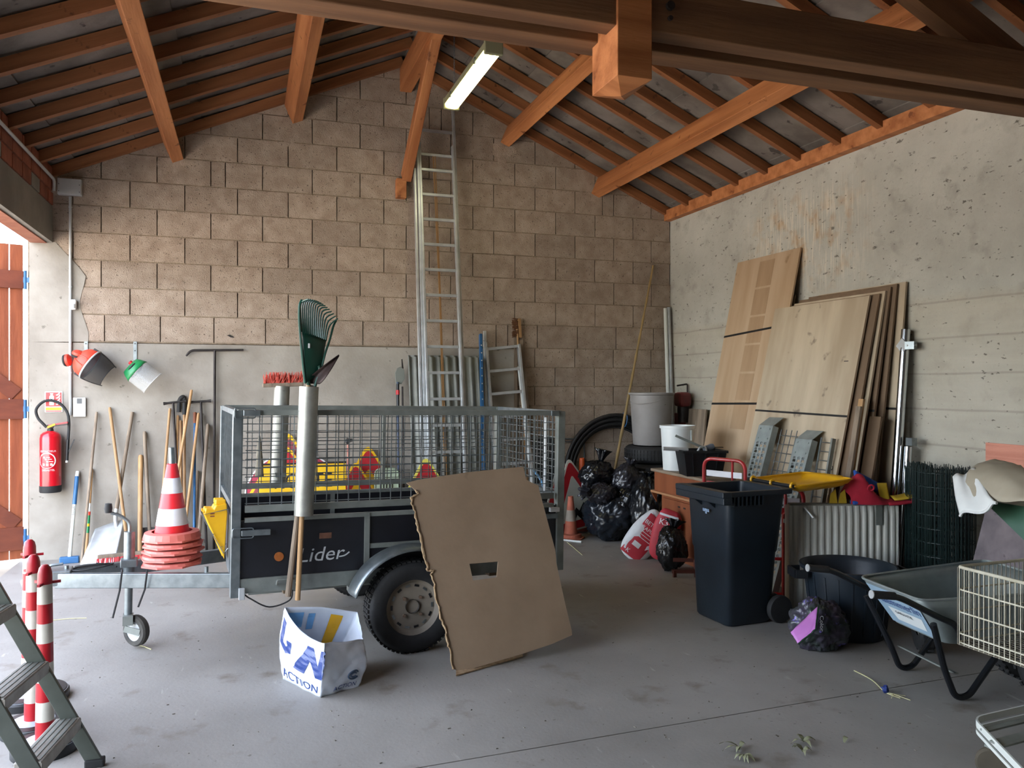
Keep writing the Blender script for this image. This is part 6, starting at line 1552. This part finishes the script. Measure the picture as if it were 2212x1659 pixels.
def barrow():
    M = Matrix.Translation(V((3.62, 3.52, 0))) @ Matrix.Rotation(R(-8), 4, 'Z')
    t = thing('wheelbarrow', 'galvanised tray wheelbarrow with black tube frame', 'wheelbarrow', (3.62, 3.52, 0))
    B = lambda: MB(M)
    BT = mat('black_tube_paint', '#0e1116', None, 1, .35)
    for s in (-1, 1):
        y = s * .30
        rail = [(-.50, y, .615), (-.38, y, .60), (-.12, y * .98, .47), (-.02, y * .93, .43), (.05, y * .85, .31), (.55, y * .35, .24), (.64, s * .06, .20)]
        part('frame_tube', B().tube(roundpath(rail, .06, 4), .0165, 10), BT, t, smooth=True)
        g = part('grip', B().cyl((-.53, y, .618), (-.40, y, .603), .021, n=14), RUBBER, t, smooth=True)
        part('grip_cap', B().cyl((-.533, y, .6185), (-.528, y, .618), .022, n=14), ALU, g)
        yl = s * .225
        part('leg', B().tube(roundpath([(-.16, y * .95, .44), (-.045, yl, .17), (.02, yl, .018), (.10, yl, .02), (.30, y * .75, .26)], .055, 5), .017, 10), BT, t, smooth=True)
    part('leg_brace', B().bar((.02, -.235, .15), (.02, .235, .15), .022, .008), GALVD, t)
    # tray
    def sec(pts): return roundpath([V(p) for p in pts], .07, 4, True)
    top = sec([(-.22, -.27, .56), (.72, -.37, .60), (.72, .37, .60), (-.22, .27, .56)]); bot = sec([(-.04, -.22, .31), (.46, -.24, .29), (.46, .24, .29), (-.04, .22, .31)])
    n = len(top); mb = B(); K = 5
    vs_ = [bot[j] * (1 - k / K) + top[j] * (k / K) for k in range(K + 1) for j in range(n)]
    fs = [(k * n + j, k * n + (j + 1) % n, (k + 1) * n + (j + 1) % n, (k + 1) * n + j) for k in range(K) for j in range(n)] + [tuple(range(n))[::-1]]
    mb.add(vs_, fs); part('tray', mb, mat('barrow_zinc', '#98a1a0', '#868f8e', 6, .45, .5), t, smooth=True, solid=.004, sharp=40)
    part('tray_rim', B().tube(top, .008, 6, True), MATS['barrow_zinc'], t, smooth=True)
    # sticker panel on the rear slope
    a, b = V((-.22, 0, .56)), V((-.04, 0, .31)); dn = (b - a).normalized(); P = lambda y, f, off=.006: a + (b - a) * f + V((0, y, 0)) - V((-dn.z, 0, dn.x)) * -1 * -off
    def SP(y, f, off): return (a + (b - a) * f) + V((0, y, 0)) + V((dn.z, 0, -dn.x)) * off
    part('blue_panel', B().add([SP(y, f, .007) for y, f in ((-.21, .06), (.21, .06), (.18, .94), (-.18, .94))], [(0, 1, 2, 3)]), mat('pale_blue_zinc', '#9db6c8', '#8ea8bb', 5, .45, .1), t)
    part('label', B().add([SP(y, f, .009) for y, f in ((-.16, .52), (.12, .52), (.10, .82), (-.14, .82))], [(0, 1, 2, 3)]), PAINTW, t)
    MM = M @ frame(SP(0.0, .36, .009), (0, -1, 0), -dn); text('Haemmerlin', .075, MM, BAGB, t)
    MM = M @ frame(SP(.0, .60, .011), (0, -1, 0), -dn); text('GARANTIE', .03, MM, STEEL, t)
    # wheel
    rw = Matrix.Rotation(PI / 2, 3, 'X'); c = V((.66, 0, .195))
    ty = part('tyre', B().lathe([(.10, -.035), (.13, -.05), (.165, -.05), (.188, -.035), (.195, 0), (.188, .035), (.165, .05), (.13, .05), (.10, .035)], c, 36, rw), RUBBER, t, smooth=True)
    mb = B()
    for q in range(30):
        a_ = 2 * PI * q / 30
        for yy in (-.026, .026): mb.box(c + V((.194 * math.cos(a_ + yy), yy, .194 * math.sin(a_ + yy))), (.012, .03, .018), Matrix.Rotation(-a_ - yy, 3, 'Y'))
    part('tread', mb, RUBBER, ty, kind='stuff')
    part('rim', B().lathe([(0, -.03), (.03, -.03), (.06, -.01), (.105, -.03), (.105, .03), (.06, .01), (.03, .03), (0, .03)], c, 28, rw), GALVD, t, smooth=True)
    # loose wheel standing behind
    o = V((4.12, 3.98, 0)); t = thing('spare_wheel', 'small lugged tyre seen between the wheelbarrow legs', 'wheel', o)
    M2 = Matrix.Translation(V((4.10, 3.98, .19))) @ Matrix.Rotation(R(55), 4, 'Z')
    part('tyre', MB(M2).lathe([(.09, -.04), (.12, -.05), (.165, -.05), (.185, -.03), (.188, 0), (.185, .03), (.165, .05), (.12, .05), (.09, .04)], (0, 0, 0), 32, rw), RUBBER, t, smooth=True)
    part('rim', MB(M2).lathe([(0, -.03), (.095, -.03), (.095, .03), (0, .03)], (0, 0, 0), 24, rw), GALVD, t, smooth=True)
    mb = MB(M2)
    for q in range(26):
        a_ = 2 * PI * q / 26; mb.box(V((.188 * math.cos(a_), .02 * (-1) ** q, .188 * math.sin(a_))), (.014, .035, .02), Matrix.Rotation(-a_, 3, 'Y'))
    part('tread', mb, RUBBER, t, kind='stuff')
barrow()
def cart():
    # wire basket trolley at the right edge
    z0, z1 = .43, .80; a = az(2069, 1386, z0); b = az(2070, 1225, z1)
    fx = V((.93, -.37, 0)).normalized()      # front edge runs towards the viewer's right
    far = az(2330, 1150, z1) ; 
    e1 = az(2212, 1262, z1) - az(2069, 1226, z1); e1.z = 0; e1.normalize(); e2 = V((-e1.y, e1.x, 0))
    if e2.dot(V((1, 1, 0))) < 0: e2 = -e2
    o = V((a.x, a.y, 0)); L1, L2 = .85, .50
    t = thing('wire_cart', 'cream wire basket trolley cut off by the right edge', 'trolley', o + e1 * .4 + e2 * .25)
    P = lambda s, r_, z: o + e1 * s + e2 * r_ + V((0, 0, z))
    part('top_rim', MB().tube(roundpath([P(0, 0, z1), P(L1, 0, z1), P(L1, L2, z1), P(0, L2, z1)], .03, 4, True), .008, 8, True), CREAM, t, smooth=True)
    for z in (z0, z0 + .045, z0 + .15, z0 + .26): part('basket_hoop', MB().tube(roundpath([P(0, 0, z), P(L1, 0, z), P(L1, L2, z), P(0, L2, z)], .03, 4, True), .0042, 6, True), CREAM, t, smooth=True)
    mb = MB(); n1 = 32
    for i in range(n1):
        s = .01 + (L1 - .02) * i / (n1 - 1)
        for r_ in (0, L2): mb.tube([P(s + .012 * noise.noise((i, r_, 1)), r_, z1), P(s, r_, z0 - .012), P(s, r_ + (.06 if r_ == 0 else -.06), z0 - .012)], .0026, 5)
    part('side_wires', mb, CREAM, t, kind='stuff')
    mb = MB()
    for i in range(18):
        r_ = L2 * i / 17
        for s in (0, L1): mb.tube([P(s, r_, z1), P(s, r_, z0 - .01)], .0026, 5)
        mb.tube([P(0, r_, z0 - .01), P(L1, r_, z0 - .01)], .0026, 5)
    for i in range(26): s = L1 * i / 25; mb.tube([P(s, 0, z0 - .012), P(s, L2, z0 - .012)], .0022, 4)
    part('floor_wires', mb, mat('dark_wire', '#6d675a', None, 1, .5), t, kind='stuff')
    for s, r_ in ((L1 - .1, .06), (L1 - .1, L2 - .06)):
        part('leg', MB().cyl(P(s, r_, 0), P(s, r_, z0), .012, n=8), CREAM, t)
    for s, r_ in ((.3, .3), (.3, .46)): part('leg', MB().cyl(P(s, r_, 0), P(s, r_, z0), .012, n=8), CREAM, t)
    c = V((4.03, 3.06, .2)); t2 = thing('barrow_wheel', 'black lugged pneumatic wheel standing behind the wire basket trolley', 'wheel', (c.x, c.y, 0))
    rw = Matrix((e1, e2, V((0, 0, 1)))).transposed() @ Matrix.Rotation(PI / 2, 3, 'X')
    ty = part('tyre', MB().lathe([(.10, -.04), (.13, -.055), (.165, -.055), (.188, -.04), (.196, 0), (.188, .04), (.165, .055), (.13, .055), (.10, .04)], c, 36, rw), RUBBER, t2, smooth=True)
    mb = MB()
    for q in range(28):
        a_ = 2 * PI * q / 28; k = .028 * (-1) ** q
        mb.box(c + e1 * (.193 * math.cos(a_)) + e2 * k + V((0, 0, .193 * math.sin(a_))), (.014, .045, .02), Matrix((e1, e2, V((0, 0, 1)))).transposed() @ Matrix.Rotation(-a_, 3, 'Y'))
    part('tread', mb, RUBBER, ty, kind='stuff')
    part('rim', MB().lathe([(0, -.03), (.04, -.03), (.06, -.01), (.105, -.035), (.105, .035), (.06, .01), (.04, .03), (0, .03)], c, 28, rw), GALVD, t2, smooth=True)
    # lower flat bar frame with casters
    zf = .20; f = [az(2103, 1556, zf), az(2300, 1510, zf), az(2420, 1640, zf), az(2240, 1700, zf)]
    t = thing('flat_trolley', 'low flat bar trolley frame on casters in the lower right corner', 'trolley', (f[0].x, f[0].y, 0))
    ff = roundpath(f, .06, 5, True)
    mb = MB(); n = len(ff)
    for i in range(n): mb.bar(ff[i], ff[(i + 1) % n], .008, .03, up=(0, 0, 1))
    part('flat_bar_frame', mb, OFFW, t)
    mb = MB(); g2 = [p - V((0, 0, .035)) for p in ff]
    for i in range(n): mb.bar(g2[i], g2[(i + 1) % n], .008, .016, up=(0, 0, 1))
    part('lower_bar', mb, OFFW, t)
    part('slat', MB().bar(f[0] * .82 + f[3] * .18, f[1] * .82 + f[2] * .18, .03, .008), GALVD, t)
    part('slat', MB().bar(f[0] * .60 + f[3] * .40, f[1] * .60 + f[2] * .40, .06, .008), GALVD, t)
    for k, q in enumerate((az(2147, 1604, .165), f[1] * .85 + f[2] * .15, f[2] - V((.1, 0, 0)))):
        c = V((q.x, q.y, .072)); rw = Matrix.Rotation(R(-60), 3, 'Z') @ Matrix.Rotation(PI / 2, 3, 'X')
        cs_ = part('caster', MB().lathe([(0, -.018), (.06, -.018), (.07, -.010), (.072, 0), (.07, .010), (.06, .018), (0, .018)], c, 26, rw), mat('worn_caster', '#4a4234', '#3a3429', 6, .8), t, smooth=True)
        part('caster_fork', MB().cyl(c + V((0, 0, .06)), V((q.x, q.y, zf - .03)), .014, n=8).box(c + V((0, 0, .075)), (.05, .05, .01)), GALVD, cs_)
cart()

# ------------------------------------------------------------ foreground left: step ladder and delineator posts
def step_ladder():
    FF, NF = fl(205, 1655), V((-.70, 3.53, 0)); up = V((-.43, 0, .90)).normalized(); Lr = 1.35
    t = thing('step_ladder', 'grey aluminium step ladder cut off by the left edge', 'step ladder', (FF + NF) / 2)
    DK = mat('dull_anodised', '#5d625c', '#50554f', 6, .5, .5)
    for f in (FF, NF):
        part('front_rail', MB().bar(f + V((0, 0, .02)), f + up * Lr, .022, .062, up=(1, 0, .5)), DK, t, bevel=.003)
        part('rubber_foot', MB().box(f + V((0, 0, .018)), (.08, .045, .036)), RUBBER, t, bevel=.006)
    for k in range(4):
        s = .24 + .29 * k; a, b = NF + up * s, FF + up * s; m = (a + b) / 2; d = (b - a); L = d.length; d.normalize(); xx = V((d.y, -d.x, 0))
        tr = part('tread', MB().box(m + V((.0, 0, 0)), (.10, L, .026), Matrix((xx, d, V((0, 0, 1)))).transposed()), mat('worn_alu_tread', '#9b978f', '#827d75', 12, .5, .5), t, bevel=.004)
        for q in range(4): part('tread_groove', MB().box(m + xx * (-.036 + q * .024) + V((0, 0, .0135)), (.008, L - .03, .003), Matrix((xx, d, V((0, 0, 1)))).transposed()), GALVD, tr)
        part('tread_lip', MB().box(m + xx * .048 + V((0, 0, -.015)), (.006, L, .045), Matrix((xx, d, V((0, 0, 1)))).transposed()), MATS['worn_alu_tread'], tr)
    tp_ = (FF + NF) / 2 + up * Lr
    part('platform', MB().box(tp_, (.22, .42, .03)), DK, t, bevel=.004)
    for f in (FF, NF):
        part('rear_leg', MB().bar(f + up * Lr * .98, f + V((-1.05, 0, .0)), .022, .045, up=(1, 0, 1)), DK, t)
step_ladder()
def delineators():
    for k, (px, pb, lab) in enumerate(((64, 1512, 'rearmost red and white delineator post beside the step ladder'), (72, 1578, 'middle red and white delineator post beside the step ladder'), (97, 1622, 'nearest red and white delineator post behind the step ladder'))):
        c = fl(px, pb); h = .865; t = thing('delineator_post', lab, 'delineator post', c, 'red and white delineator posts')
        rb = (.19, .145, .14)[k]
        part('base', MB().lathe([(0, 0), (rb, 0), (rb, .035), (rb * .93, .05), (rb * .4, .055), (0, .055)], c, 36), BLACKP, t, smooth=True)
        part('base_top', MB().lathe([(rb * .96, .046), (rb * .4, .058), (.03, .060), (0, .060)], c, 36), mat('dirty_white_base', '#b5bac0', '#9aa0a6', 6, .7), t, smooth=True)
        tl = V((-.006, 0, 0)); z0 = .055; n = 8; hh = (h - .09 - z0) / n
        rz = lambda z: .041 - .011 * (z / h)
        for i in range(n):
            za, zb = z0 + i * hh, z0 + (i + 1) * hh
            part('red_band' if i % 2 == 0 else 'white_band', MB().lathe([(rz(za), za), (rz(zb), zb)], c, 20), mat('delineator_red', '#b3101f', '#9d0d1a', 5, .4) if i % 2 == 0 else mat('delineator_white', '#c9c4b8', '#b7b2a7', 6, .5), t, smooth=True)
        zc = h - .09
        part('cap', MB().lathe([(rz(zc), zc), (.030, zc + .05), (.024, zc + .075), (.012, zc + .088), (0, zc + .09)], c, 20), mat('delineator_cap', '#9c1020', None, 1, .4), t, smooth=True)
        for q in range(3):
            a = q * 2.1 + .3; part('lug', MB().box(c + V((.045 * math.cos(a), .045 * math.sin(a), zc + .004)), (.04, .012, .012), rotz(a)), MATS['delineator_cap'], t)
    p = fl(172, 1545)
delineators()

# ------------------------------------------------------------ lamp
def lamp():
    a = at(1063, 108, 6.15); b = at(972, 240, 7.25); z = (a.z + b.z) / 2; a.z = b.z = z
    a = az(1066, 112, 4.42); b = az(975, 232, 4.42)
    d = (b - a); L = d.length; d.normalize(); x = V((d.y, -d.x, 0)); m = (a + b) / 2
    t = thing('tube_light', 'lit twin tube batten light hanging from chains', 'lamp', m)
    M = Matrix((x, d, V((0, 0, 1)))).transposed().to_4x4(); M.translation = m
    part('housing', MB(M).bb(-.075, .075, -L / 2, L / 2, .02, .085), LAMPB, t, bevel=.012)
    part('diffuser', MB(M).grid(lambda u, v: V((.07 * math.cos(PI * u) * -1, -L / 2 + .03 + (L - .06) * v, .02 - .045 * math.sin(PI * u) ** .6)), 11, 3), LAMPD, t, smooth=True)
    for s in (-1, 1):
        part('end_cap', MB(M).bb(-.08, .08, s * L / 2 - .02, s * L / 2 + .02, -.025, .09), LAMPB, t, bevel=.01)
    for s in (-.03, .03): part('fluorescent_tube', MB(M).cyl((s, -L / 2 + .04, .0), (s, L / 2 - .04, .0), .013, n=10), LAMPE, t, smooth=True)
    for s in (-1, 1):
        part('clip', MB(M).bb(-.085, -.075, s * L * .3 - .015, s * L * .3 + .015, .0, .05), GALV, t)
        part('hook', MB(M).tube(arc((0, s * L * .42, .10), .025, R(-90), R(180), 10, (1, 0, 0), (0, 0, 1)), .004, 6), GALV, t)
        top = V((0, s * L * .42, ZR - z - .15)); mb = MB(M); zz = .12; k = 0
        ztop = roofz((M @ V((0, s * L * .42, 0))).x) - m.z + .05
        while zz < ztop:
            f = (V((1, 0, 0)), V((0, 1, 0)))[k % 2]; mb.tube([V((0, s * L * .42, zz)) + f * (.007 * math.cos(q)) + V((0, 0, .014 * math.sin(q))) for q in [i * PI / 4 for i in range(8)]], .002, 4, True); zz += .022; k += 1
        part('chain', mb, GALV, t, kind='stuff')
    p = bpy.data.lights.new('tube_glow', 'AREA'); p.shape = 'RECTANGLE'; p.size = .1; p.size_y = L * .9; p.energy = 2; p.color = (1, .93, .62)
    lo = bpy.data.objects.new('tube_glow', p); COL.objects.link(lo); lo.parent = t; lo.matrix_local = Matrix.Translation(V((0, 0, -.05))) @ Matrix((x, d, V((0, 0, 1)))).transposed().to_4x4()
lamp()

# ------------------------------------------------------------ litter on the floor
def litter():
    G = 'dry leaves on the floor'
    spots = [(1598, 1617, .10, 'pale dried leaf cluster left of the other leaf clusters'), (1605, 1634, .09, 'spiky dried leaf cluster nearest the lower edge'), (1735, 1604, .08, 'small upright dry leaf cluster below the floor joint'), (1823, 1606, .07, 'single green leaf right of the dry clusters'), (1735, 1626, .08, 'low dry leaf cluster under the upright one')]
    for i, (px, py, s, lab) in enumerate(spots):
        p = fl(px, py); t = thing('dry_leaf', lab, 'leaf', p, G)
        for k in range(1 if i == 3 else 5):
            a = random.uniform(0, 6.28); L = s * random.uniform(.5, 1); d = V((math.cos(a), math.sin(a), 0)); n = V((-d.y, d.x, 0))
            part('blade', MB().grid(lambda u, v: p + d * (L * u) + n * ((v - .5) * .022 * math.sin(PI * min(u + .1, 1))) + V((0, 0, .003 + .018 * math.sin(PI * u) + .004 * v)), 6, 3), LEAF, t, smooth=True)
    a = fl(1845, 1450); b = fl(1912, 1497); c = fl(1945, 1510)
    t = thing('cut_flower', 'dried stem with a blue flower head lying on the floor', 'flower', b)
    part('stem', MB().tube(smoothpath([a + V((0, 0, .004)), (a + b) / 2 + V((.02, 0, .008)), b + V((0, 0, .006)), c + V((0, 0, .004))], 4), .003, 5), mat('straw', '#b9b48a', None, 1, .8), t)
    part('flower_head', blob(b + V((0, 0, .022)), .022, 3, (1, 1, .9), 0, .5, n=16), mat('dark_blue_petal', '#1c2f6b', None, 1, .7), t, smooth=True)
    for k in range(4): e = c + V((.05 * math.cos(k * 1.3 - 1), .05 * math.sin(k * 1.3 - 1), .006)); part('root', MB().tube([b + V((0, 0, .005)), c * .5 + b * .5 + V((0, 0, .012)), e], .0022, 4), MATS['straw'], t)
    for i, (x1, y1, x2, y2, lab) in enumerate(((113, 1341, 187, 1336, 'thin straw lying left under the drawbar'), (292, 1394, 327, 1404, 'pale straw in the shadow of the jockey wheel'), (1225, 1172, 1258, 1200, 'bent pale twig lying by the white tube'))):
        p, q = fl(x1, y1), fl(x2, y2); single('straw', MB().tube([p + V((0, 0, .004)), (p + q) / 2 + V((0, .01, .006)), q + V((0, 0, .004))], .003, 5), MATS['straw'], lab, 'straw', 'straws on the floor')
    mb = MB()
    for i in range(150):
        p = fl(random.uniform(60, 2150), random.uniform(1230, 1650))
        if abs(p.x - .4) < .3 and abs(p.y - 4.6) < .35: continue
        s = random.uniform(.002, .006); mb.box(p + V((0, 0, .002)), (s * random.uniform(1, 3), s, .003), rotz(random.uniform(0, 3)))
    single('floor_crumbs', mb, mat('crumb', '#4a443c', '#8a8378', 3, .9), 'scattered crumbs of dirt on the concrete floor', 'dirt', kind='stuff')
litter()
